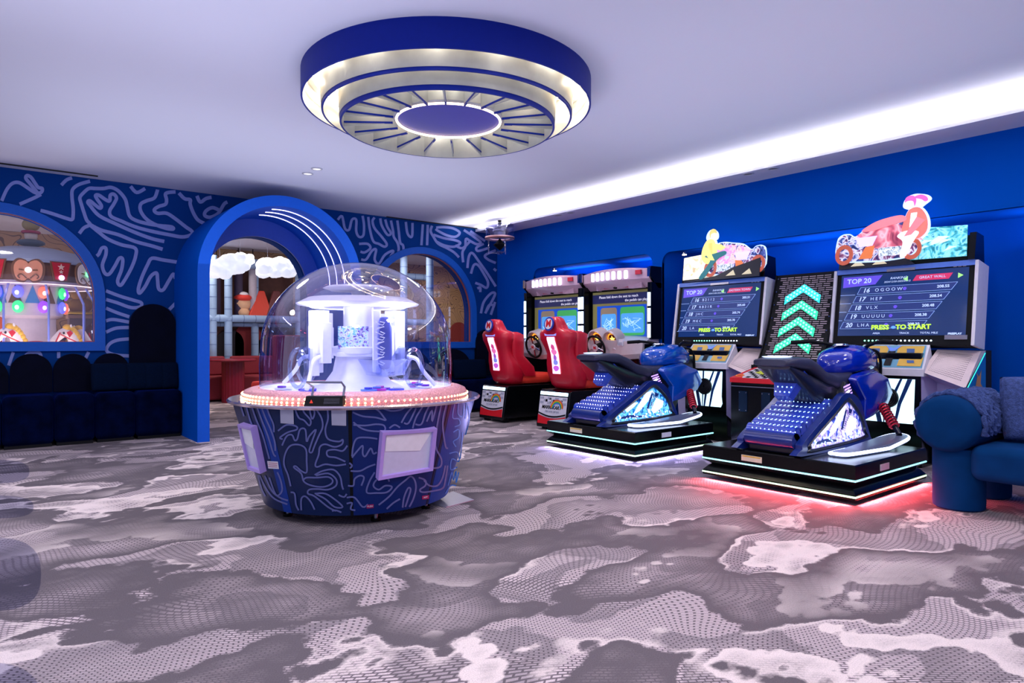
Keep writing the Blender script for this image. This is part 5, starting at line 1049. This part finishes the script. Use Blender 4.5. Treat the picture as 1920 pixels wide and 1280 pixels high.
for i, (px, w_, k) in enumerate(((207, .42, 'leftmost of the row by the archway'), (258, .26, 'second from the left in the row'), (289, .24, 'third from the left in the row'), (317, .2, 'rightmost, touching the archway'))):
    c = onY(px, 706, 8.70); pillow('cushion', (c.x, 8.68+.0, .70), w_, .34, .11, (rad(-8), 0, rad(8)), m_cush, 0, 'dark ribbed navy cushion on the bench, '+k, 'cushion', 'ribbed cushions by the archway')
# right hand bench under window 2
xs = [3.86, 4.7, 5.5, 6.25, 6.78]
bl = ['beside the archway', 'behind the glass dome', 'just right of the dome', 'in the room corner']
for i in range(4):
    xa, xb = xs[i], xs[i+1]; E = empty('bench_seat', ((xa+xb)/2, 8.65, 0)); hw = (xb-xa)/2
    q = MB(); q.box((-hw+.005, -.2, .03), (hw-.005, .19, .5), m_velvet); q.build('seat_block', E, bevel=.05, seg=4)
    q = MB(); q.box((-hw+.02, -.17, 0), (hw-.02, .17, .035), m_blackm); q.build('plinth', E)
    tag(E, 'navy velvet bench block right of the archway, '+bl[i], 'bench', 'navy velvet bench blocks under the right window')
    zt = .98 if i < 3 else 1.30; lx = (xa+.01, xb-.01) if i < 3 else (6.33, 6.77)
    q = MB(); q.sheet(cyc(*lx, zt, 0, 0, m_velvet2), [], XZ(WY-.05), .07, m_velvet2); o = q.build('back_cushion', bevel=.02)
    tag(o, ('low' if i < 3 else 'tall')+' arched navy velvet back panel right of the archway, '+bl[i], 'back panel', 'arched velvet back panels under the right window')
for px, k in ((868, 'left of the pair below the right window'), (893, 'right of the pair below the right window')):
    c = onY(px, 690, 8.7); pillow('cushion', (c.x, 8.70, .66), .40, .34, .11, (rad(-8), 0, 0), m_cush, 0, 'dark ribbed navy cushion, '+k, 'cushion', 'ribbed cushions below the right window')
# cover plate and tinted discs standing in for dark patches of the carpet
q = MB(); P = [onZ(x, y, 0) for x, y in ((800, 943), (850, 922), (889, 938), (836, 952))]; q.add([(p.x, p.y, .001) for p in P]+[(p.x, p.y, .006) for p in P], [(0, 1, 2, 3), (4, 5, 6, 7), (0, 1, 5, 4), (1, 2, 6, 5), (2, 3, 7, 6), (3, 0, 4, 7)], mat('floor_plate', (150, 150, 172), .35, .3))
o = q.build('floor_plate'); tag(o, 'flat grey metal cover plate on the carpet beside the domed machine', 'floor plate')
m_tint = bpy.data.materials.new('darkening_film'); m_tint.use_nodes = True; nt = m_tint.node_tree; nt.nodes.remove(nt.nodes['Principled BSDF']); tr = nt.nodes.new('ShaderNodeBsdfTransparent'); tr.inputs[0].default_value = (.85, .86, .91, 1); nt.links.new(tr.outputs[0], nt.nodes['Material Output'].inputs[0])
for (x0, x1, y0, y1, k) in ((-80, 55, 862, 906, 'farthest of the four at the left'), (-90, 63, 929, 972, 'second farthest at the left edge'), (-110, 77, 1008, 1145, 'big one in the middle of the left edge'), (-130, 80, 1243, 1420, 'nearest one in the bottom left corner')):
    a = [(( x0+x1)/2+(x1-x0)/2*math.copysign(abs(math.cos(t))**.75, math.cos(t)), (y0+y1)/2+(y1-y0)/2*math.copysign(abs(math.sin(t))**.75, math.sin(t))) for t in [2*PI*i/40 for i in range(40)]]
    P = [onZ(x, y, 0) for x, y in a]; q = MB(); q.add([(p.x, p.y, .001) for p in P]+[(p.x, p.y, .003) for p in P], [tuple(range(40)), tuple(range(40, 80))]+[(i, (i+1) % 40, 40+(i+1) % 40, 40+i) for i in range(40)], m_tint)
    o = q.build('dark_disc'); tag(o, 'see-through stand-in for a dark carpet patch, '+k, 'mat', None)
# ------------------------------------------------------------ rooms behind the back wall
m_wood = bpy.data.materials.new('mural_wood'); m_wood.use_nodes = True; nt = m_wood.node_tree; b = nt.nodes['Principled BSDF']; b.inputs['Roughness'].default_value = .7
tc = nt.nodes.new('ShaderNodeTexCoord'); n1 = nt.nodes.new('ShaderNodeTexNoise'); n1.inputs['Scale'].default_value = 2.2; n1.inputs['Detail'].default_value = .6; n1.inputs['Distortion'].default_value = .5
nt.links.new(tc.outputs['Object'], n1.inputs['Vector']); m1 = nt.nodes.new('ShaderNodeMath'); m1.operation = 'MULTIPLY'; m1.inputs[1].default_value = 16; m2 = nt.nodes.new('ShaderNodeMath'); m2.operation = 'FRACT'
nt.links.new(n1.outputs[0], m1.inputs[0]); nt.links.new(m1.outputs[0], m2.inputs[0]); m3 = nt.nodes.new('ShaderNodeMath'); m3.operation = 'LESS_THAN'; m3.inputs[1].default_value = .16; nt.links.new(m2.outputs[0], m3.inputs[0])
mx = nt.nodes.new('ShaderNodeMix'); mx.data_type = 'RGBA'; mx.inputs[6].default_value = lin((186, 150, 110)); mx.inputs[7].default_value = lin((112, 88, 74)); nt.links.new(m3.outputs[0], mx.inputs[0]); nt.links.new(mx.outputs[2], b.inputs['Base Color'])
q = MB(); q.box((-7, 14.0, 0), (10.4, 14.1, CEIL+.02), m_wood); struct(q.build('wall_far'))
m_brown = mat('panel_brown', (84, 52, 48), .8, noise=.2, nscale=12)
q = MB(); q.box((2.2, 13.90, .0), (5.2, 13.99, 2.6), m_brown); struct(q.build('trim_2'))
q = MB(); q.box((10.3, 9.1, 0), (10.4, 14, CEIL+.02), m_wood); struct(q.build('wall_side'))
q = MB(); q.box((1.75, 11.2, 0), (1.85, 14, CEIL+.02), m_wood); struct(q.build('wall_partition'))
# glowing cloud lamps
def cloud(px, py, Y, wpx, hpx, seed, lab):
    c = onY(px, py, Y); sc = (Y/ray(px, py).y)/F; a = wpx*sc/2; h = hpx*sc/2; rk = random.Random(seed)
    E = tag(empty('cloud_lamp', tuple(c)), lab, 'cloud lamp', 'cloud lamps beyond the archway'); q = MB()
    tl = .42 if seed == 1 else .12
    m_c = led('cloud_white', (240, 240, 250), .80) if 'cloud_white' not in MATS else MATS['cloud_white']
    for k in range(22):
        u = -1+2*(k % 11)/10; s = math.sqrt(max(.06, 1-u*u)); v = (-.5 if k < 11 else .45)+rk.uniform(-.15, .15)
        r = a*.26*(.8+.5*rk.random()); q.ell((u*a*.80, rk.uniform(-.14, .14), v*h*.75*s+tl*u*h), (r*1.1, r*.95, r*.85), m_c, 16, 10)
    q.ell((0, 0, 0), (a*.78, .17, h*.62), m_c, 20, 12)
    o = q.build('cloud_body', E, ang=180); rm = o.modifiers.new('blend', 'REMESH'); rm.mode = 'VOXEL'; rm.voxel_size = .016; rm.use_smooth_shade = True
    d = o.modifiers.new('lumps', 'DISPLACE'); t = bpy.data.textures.new('lumps', 'CLOUDS'); t.noise_scale = .09; d.texture = t; d.strength = .04; d.mid_level = .5
    for x in (-.5*a, .45*a):
        q = MB(); q.tube([(x, 0, h*.4), (x-.03, 0, CEIL-c.z+.01)], .003, m_steel, 5); q.build('suspension_wire', E)
m_c = mat('cloud_white', (240, 242, 250), .9, emit=.75, ecol=(235, 240, 255))
cloud(433, 497, 10.4, 78, 58, 1, 'glowing white cotton cloud lamp, left of the two beyond the archway')
cloud(523, 501, 10.4, 82, 54, 2, 'glowing white cotton cloud lamp, right of the two beyond the archway')
# padded pipe frame of the play structure
m_pad = mat('pad_blue', (140, 168, 205), .6, noise=.05)
E = tag(empty('climbing_structure', tuple(onY(430, 668, 13.52)*1)), 'pale blue padded pipe frame of the indoor play structure beyond the archway', 'play frame'); E.location.z = 0
o0 = E.location.copy()
def pipe(px, y0, y1, Y=13.52, r=.072, horiz=None):
    q = MB(); 
    if horiz: a = onY(horiz[0], y0, Y); b = onY(horiz[1], y0, Y); b.z = a.z
    else: a = onY(px, y0, Y); b = onY(px, y1, Y); b.x = a.x
    a -= o0; b -= o0; L_ = (b-a).length; n_ = max(2, int(L_/.22)); q.cyl(a, b, r, m_pad, 16)
    for k in range(n_): t = (k+.5)/n_; d = (b-a).normalized()*.006; q.cyl(a+(b-a)*t-d, a+(b-a)*t+d, r+.003, mat('pad_seam', (96, 120, 165), .6), 16)
    q.build('padded_pipe', E)
zc = CEIL+.01
def yof(Y, px, z): return 640-(z-H)*F/(Y/ray(px, 640).y)
for px, Y in ((428, 13.52), (478, 13.72), (560, 13.52), (399, 13.52)):
    pipe(px, yof(Y, px, 2.75), yof(Y, px, .02 if px not in () else 0), Y)
pipe(0, 594, 0, 13.52, .072, (300, 800)); pipe(0, yof(13.52, 428, 2.7), 0, 13.52, .072, (300, 800)); pipe(0, 606, 0, 13.72, .05, (330, 760))
o0 = onY(757, 668, 11.6); o0.z = 0; E = tag(empty('padded_posts', tuple(o0)), 'pair of tall pale blue padded posts seen through the right arched window', 'posts')
for px, Y in ((757, 11.6), (806, 11.0)): pipe(px, yof(Y, px, 2.9), yof(Y, px, .02), Y)
# hanging soft bags
for px, cc, k in ((406, (60, 44, 70), 'dark purple, left one'), (447, (58, 44, 74), 'dark purple, middle one'), (474, (176, 170, 186), 'pale grey, right one')):
    a = onY(px, 500, 13.7); q = MB(); q.cyl((0, 0, 0), (0, 0, -.95), .08, mat('bag_%d' % cc[0], cc, .7), 16); q.cyl((0, 0, 0), (0, 0, CEIL+.02-2.55), .01, m_dark); o = q.build('punch_bag'); o.location = (a.x, 13.7, 2.55)
    tag(o, 'thin hanging soft column beyond the archway, '+k, 'soft column', 'hanging soft columns in the play room')
m_cone = mat('cone_red', (200, 54, 36), .5); m_coned = mat('cone_maroon', (100, 46, 52), .6)
for px, py, m, k in ((487, 545, m_cone, 'bright red'), (516, 545, m_coned, 'dark maroon')):
    c = onY(px, 594, 13.66); t = onY(px+(6 if m is m_cone else 6), py, 13.66); q = MB(); h_ = t.z-1.57; q.hexa([(-.25, -.1, 0), (.25, -.1, 0), (.25, .1, 0), (-.25, .1, 0), (-.02, 0, h_), (.10, 0, h_), (.10, .1, h_), (-.02, .1, h_)], m)
    o = q.build('soft_peak', bevel=.02); o.location = (c.x, 13.66, 1.57); tag(o, k+' foam mountain peak on the upper deck of the play frame', 'foam peak', None)
q = MB(); q.box((0, 0, 0), (3.2, .24, .1), mat('deck_black', (26, 26, 40), .6)); a = onY(380, 590, 12.9); o = q.build('play_deck'); o.location = (a.x, 13.6, 1.47); tag(o, 'dark raised platform of the play structure beyond the archway', 'platform')
# round faced soft toy on the deck
c = onY(455, 551, 13.7); E = tag(empty('plush_toy', (c.x, 13.7, 1.57)), 'round plush toy with red cap sitting on the upper deck beyond the archway', 'soft toy')
q = MB(); q.ell((0, 0, .28), (.16, .11, .15), mat('toy_tan', (222, 176, 140), .8)); q.ell((0, 0, .1), (.14, .12, .12), mat('toy_tan', (222, 176, 140), .8)); q.build('body', E)
q = MB(); q.ell((0, -.01, .40), (.17, .15, .08), mat('toy_red', (220, 60, 50), .7)); q.ell((0, -.03, .46), (.1, .1, .06), m_white); q.build('cap', E)
# maroon ribbed table, benches, arches beyond
m_mar = mat('maroon_gloss', (130, 14, 44), .35); m_mar2 = mat('maroon_fabric', (128, 26, 44), .8)
c = onY(437, 751, 12.6); E = tag(empty('fluted_table', (c.x, 12.6, 0)), 'maroon round table on thick fluted pedestal beyond the archway', 'table')
q = MB(); n_ = 80; q.loft([[((.185+.008*math.cos(k*2*PI/4))*math.cos(2*PI*k/n_), (.185+.008*math.cos(k*2*PI/4))*math.sin(2*PI*k/n_), z) for k in range(n_)] for z in (0, .74)], m_mar); q.build('pedestal', E, ang=80)
q = MB(); q.lathe([(.002, .74), (.38, .74), (.40, .76), (.38, .785), (.002, .785)], m_mar, n=48); q.build('table_top', E)
for (px, w_, k) in ((398, .6, 'left of the fluted table'), (478, .75, 'right of the fluted table'), (545, .7, 'seen through the glass dome')):
    a = onY(px, 700, 13.1); E = tag(empty('maroon_bench', (a.x, 13.14, 0)), 'maroon upholstered bench beyond the archway, '+k, 'bench', 'maroon benches in the play room')
    q = MB(); q.box((-w_/2, -.3, .03), (w_/2, .3, .46), m_mar2); q.build('seat', E, bevel=.04); q = MB(); q.box((-w_/2, .2, .46), (w_/2, .32, .82), m_mar2); q.build('backrest', E, bevel=.04)
c = onY(497, 730, 11.0); q = MB(); q.lathe([(.002, 0), (.2, 0), (.21, .03), (.21, .42), (.19, .45), (.002, .45)], mat('pouf_red', (200, 40, 40), .7), n=30); o = q.build('pouf'); o.location = (c.x, 11.0, 0); tag(o, 'bright red round pouf half hidden behind the domed machine', 'pouf')
c = onY(548, 650, 10.2); q = MB(); q.box((-.25, -.1, 0), (.25, .1, 1.2), mat('red_board', (190, 56, 60), .6)); o = q.build('padded_screen', bevel=.03); o.location = (c.x, 10.3, 0); tag(o, 'upright red padded screen seen through the left of the dome', 'screen')
for (px, t, w_, cc, k) in ((465, 606, .52, (120, 28, 34), 'dark red, middle'), (430, 618, .55, (22, 14, 30), 'near black, left'), (500, 632, .5, (24, 18, 40), 'near black, right'), (860, 604, .5, (128, 44, 40), 'brick red, seen in the right window')):
    Y = 13.86; a = onY(px, t, Y); q = MB(); q.sheet(arch(0, w_/2, 0, a.z-w_/2), [], XZ(0), .06, mat('arch_%d' % cc[0], cc, .8)); o = q.build('arch_panel', bevel=.015); o.location = (a.x, Y, 0); tag(o, 'arched fabric back panel on the far wall, '+k, 'back panel', 'arched panels on the far wall')
# ------------------------------------------------------------ carousel seen through the left window
cc = onY(58, 560, 11.0); E = tag(empty('carousel', (cc.x, 11.0, 0)), 'small musical carousel with scalloped lit canopy and toy horses behind the left window', 'carousel')
R0 = .85
q = MB(); q.lathe([(.02, 2.36), (.3, 2.34), (.62, 2.26), (R0-.03, 2.13), (R0-.02, 2.09)], mat('canopy_grey', (150, 160, 185), .4), n=48); q.build('canopy_top', E)
q = MB(); q.lathe([(R0-.05, 2.12), (R0-.04, 1.84)], mat('canopy_brown', (110, 70, 44), .5), n=48); q.lathe([(.1, 1.83), (R0-.04, 1.83), (R0-.04, 1.86)], mat('canopy_under', (190, 170, 190), .5), n=48); q.build('canopy_rim', E)
nP = 16; tints = [(232, 150, 110), (200, 24, 34), (238, 220, 216), (200, 24, 34)]
vdir = math.atan2(-E.location.y, -E.location.x)
for k in range(nP):
    a = vdir+2*PI*k/nP-.03; q = MB(); q.T = Matrix.Translation((R0*math.cos(a), R0*math.sin(a), 1.98)) @ Matrix.Rotation(a+PI/2, 4, 'Z')
    w_ = 2*PI*R0/nP; q.T = q.T @ Matrix.Scale(.86, 4)
    if k % 2 == 0:
        P = [(-.20, -.02), (-.19, .08), (-.12, .14), (-.03, .12), (0, .09), (.03, .12), (.12, .14), (.19, .08), (.20, -.02), (.16, -.12), (.06, -.15), (0, -.11), (-.06, -.15), (-.16, -.12)]; S = smooth([(x, z, 0) for x, z in P], 3, True)
        q.sheet([(p.x*1.12*.88, p.y*1.2) for p in S], [], XZ(-.01), .02, mat('carousel_brown', (120, 78, 46), .4)); q.sheet([(p.x*.95*.88, p.y*1.02) for p in S], [], XZ(-.025), .012, mat('carousel_%d' % (k % 4), tints[k % 4], .4))
        for s in (-1, 1): q.tube(smooth([(s*.02, -.034, -.12), (s*.08, -.034, -.06), (s*.12, -.034, -.09), (s*.1, -.034, -.12)], 4), .008, mat('carousel_brown', (120, 78, 46)), 6); q.tube([(s*.05, -.034, 0), (s*.11, -.034, .005)], .008, mat('carousel_brown', (120, 78, 46)), 6)
    else:
        q.sheet([(-.14, .15), (.14, .15), (.09, -.13), (-.09, -.13)], [], XZ(-.012), .02, mat('carousel_brown', (120, 78, 46))); q.sheet([(-.12, .135), (.12, .135), (.075, -.115), (-.075, -.115)], [], XZ(-.024), .01, mat('carousel_red', (200, 20, 34), .4))
        for cz, r in ((.07, .05), (-.0, .032)): q.sheet([((r if i % 2 == 0 else r*.42)*math.sin(PI*i/5), cz+(r if i % 2 == 0 else r*.42)*math.cos(PI*i/5)) for i in range(10)], [], XZ(-.032), .006, mat('carousel_star', (250, 214, 190), .4))
    q.build('scallop_panel', E)
    q = MB(); q.T = Matrix.Translation((R0*math.cos(a), R0*math.sin(a), 1.98)) @ Matrix.Rotation(a+PI/2, 4, 'Z')
    bc = [(200, 225, 255), (220, 190, 255), (120, 250, 150), (200, 160, 255), (250, 220, 90)][k % 5]; q.ell((0, -.04, .0 if k % 2 == 0 else -.075), (.035, .02, .035), led('bulb_%d' % (k % 5), bc, 2.5), 12, 8); q.build('bulb', E)
q = MB(); q.lathe([(R0-.12, 1.825), (R0-.05, 1.825)], led('carousel_tube', (255, 235, 220), 1.6), n=48); q.build('light_ring', E)
q = MB(); q.lathe([(.34, .3), (.28, .9), (.28, 1.4), (.36, 1.44), (.36, 1.83), (.24, 1.84)], mat('carousel_core', (206, 190, 200), .4), n=24)
for k in range(12):
    a = 2*PI*k/12; q.T = Matrix.Translation((.36*math.cos(a), .36*math.sin(a), 1.7)) @ Matrix.Rotation(a+PI/2, 4, 'Z'); q.sheet([(-.08, -.1), (0, .13), (.08, -.1)], [], XZ(0), .01, mat('diamond_%d' % (k % 2), (70, 130, 190) if k % 2 else (110, 78, 50), .4)); q.T = Matrix.Identity(4)
q.build('centre_column', E)
for k in range(9):
    a = vdir+2*PI*k/9-.35
    for j, z in enumerate((1.74, 1.55)):
        col = [(110, 110, 255), (255, 120, 90), (60, 240, 130), (150, 70, 250)][(k+2*j) % 4]; q = MB(); q.T = Matrix.Translation((.375*math.cos(a), .375*math.sin(a), z)) @ Matrix.Rotation(a+PI/2, 4, 'Z')
        q.ell((0, -.02, 0), (.066, .035, .08), led('egg_%d' % ((k+2*j) % 4), col, .9), 16, 10); q.ell((0, -.045, -.01), (.028, .02, .032), led('eggc_%d' % ((k+2*j) % 4), tuple(int(255-(255-c_)*.35) for c_ in col), 1.6), 12, 8); q.build('egg_lamp', E)
q = MB(); q.lathe([(.002, .22), (R0-.1, .22), (R0-.05, .18), (R0-.05, 0)], mat('carousel_base', (190, 60, 50), .4), n=48); q.build('base', E)
for k in range(10):
    a = vdir+2*PI*k/10+.25; q = MB(); q.tube([(.74*math.cos(a), .74*math.sin(a), z) for z in (.2, .8, 1.3, 1.6)]+[(.62*math.cos(a), .62*math.sin(a), 1.83)], .013, mat('rod_violet', (150, 160, 240), .2, .4), 8); q.build('pole', E)
m_hw = mat('horse_white', (240, 226, 222), .4); m_hy = mat('horse_yellow', (236, 180, 50), .5); m_hr = mat('horse_red', (200, 30, 40), .4)
for k, aa in enumerate((-.12, 1.1, 2.3, 3.5, 4.8)):
    a = vdir+aa; q = MB(); q.T = Matrix.Translation((.60*math.cos(a), .60*math.sin(a), .20)) @ Matrix.Rotation(vdir+PI/2+(.3 if k < 2 else a-vdir), 4, 'Z') @ Matrix.Scale(.85, 4)
    hd = [(-.42, 0, 1.03), (-.33, 0, 1.10), (-.22, 0, 1.2), (-.12, 0, 1.16), (-.05, 0, .98), (.05, 0, .86), (.3, 0, .84), (.5, 0, .85)]
    S = smooth(hd, 4); rs = smooth([(v, 0, 0) for v in (.035, .055, .07, .075, .09, .13, .14, .08)], 4); q.tube(S, .1, m_hw, 14, rs=[v.x for v in rs])
    q.ell((-.14, -.05, 1.28), (.02, .02, .05), m_hw, 8, 6); q.ell((-.14, .05, 1.28), (.02, .02, .05), m_hw, 8, 6); q.ell((-.25, -.085, 1.19), (.015, .01, .02), m_dark, 8, 6)
    for x, z in ((-.0, .5), (.1, .45), (.36, .5), (.44, .45)): q.tube([(x+.02, .08*(1 if x*10 % 2 > 1 else -1), .8), (x-.02, .08, .62), (x+.03, .08, .42)], .03, m_hw, 8, rs=[.05, .035, .028])
    h = q.build('toy_horse', E)
    q2 = MB(); q2.T = q.T
    for i in range(8): t = i/7; q2.ell((-.2+.2*t+.02, 0, 1.27-.28*t*t), (.06, .075, .06), m_hy, 10, 7)
    q2.build('mane', h)
    q2 = MB(); q2.T = q.T; q2.tube([(-.3, -.09, 1.2), (-.36, -.075, 1.04)], .01, m_hr, 6); q2.tube([(-.3, -.1, 1.17), (-.18, -.11, 1.1), (.0, -.16, 1.0)], .01, m_hr, 6); q2.sheet([(-.22, 1.2), (-.17, 1.23), (-.13, 1.19), (-.18, 1.12)], [], XZ(-.105), .008, m_hr); q2.build('bridle', h)
    q2 = MB(); q2.T = q.T; q2.ell((.15, 0, 1.02), (.16, .13, .05), m_hr, 14, 8); q2.build('saddle', h)
# monkey like finial
q = MB(); q.ell((0, 0, 2.42), (.16, .16, .05), mat('finial_slate', (80, 96, 110), .5)); q.ell((0, 0, 2.52), (.075, .07, .09), mat('finial_cream', (236, 214, 190), .5)); q.tube([(.09*math.cos(2*PI*i/16), .085*math.sin(2*PI*i/16), 2.56) for i in range(16)], .02, mat('finial_rose', (190, 40, 80), .5), 8, closed=True)
q.ell((0, 0, 2.66), (.10, .09, .085), mat('finial_gold', (200, 176, 110), .5)); q.ell((0, 0, 2.71), (.08, .075, .06), mat('finial_slate', (80, 96, 110), .5)); q.build('finial', E)
# orange board and shelf in the carousel room
c = onY(10, 590, 10.6); q = MB(); q.box((-.35, -.03, 0), (.22, .03, 1.55), mat('orange_board', (232, 104, 40), .5)); o = q.build('orange_board'); o.location = (onY(24, 590, 12.6).x-.286, 12.6, 0); tag(o, 'upright orange board behind the carousel at the left edge', 'board'); o.scale = (1.3, 1, 1.3)
a = onY(128, 590, 12.2); q = MB(); q.box((0, 0, 0), (.9, .4, .05), mat('shelf_wood', (176, 140, 120), .6)); q.box((.02, .05, -1.45), (.88, .38, 0), mat('shelf_side', (120, 96, 96), .6)); o = q.build('shelf'); o.location = (a.x, 12.2, 1.46); tag(o, 'wooden shelf unit in the carousel room', 'shelf')
c = onY(165, 570, 12.35); E = tag(empty('plush_toy', (c.x-.1, 12.35, 1.51)), 'golden plush animal sitting on a yellow disc on the shelf behind the carousel', 'soft toy')
q = MB(); q.ell((0, 0, .15), (.16, .12, .13), mat('toy_gold', (190, 140, 60), .8)); q.ell((-.02, -.02, .32), (.11, .1, .1), mat('toy_gold', (190, 140, 60), .8)); q.build('body', E); q = MB(); q.ell((0, 0, .03), (.28, .2, .03), mat('disc_yellow', (232, 190, 60), .5)); q.build('base_disc', E)
q = MB(); q.lathe([(.12, 0), (.19, .1), (.2, .25), (.1, .38), (.002, .4)], mat('dark_pouf', (60, 20, 50), .7), n=24); c = onY(162, 628, 11.9); o = q.build('dark_pouf'); o.location = (c.x-.25, 12.3, 0); o.scale = (.8, .8, 3.1); tag(o, 'dark maroon rounded padded post right of the toy horse', 'padded post')
q = MB(); c = onY(100, 632, 10.3)
E = None
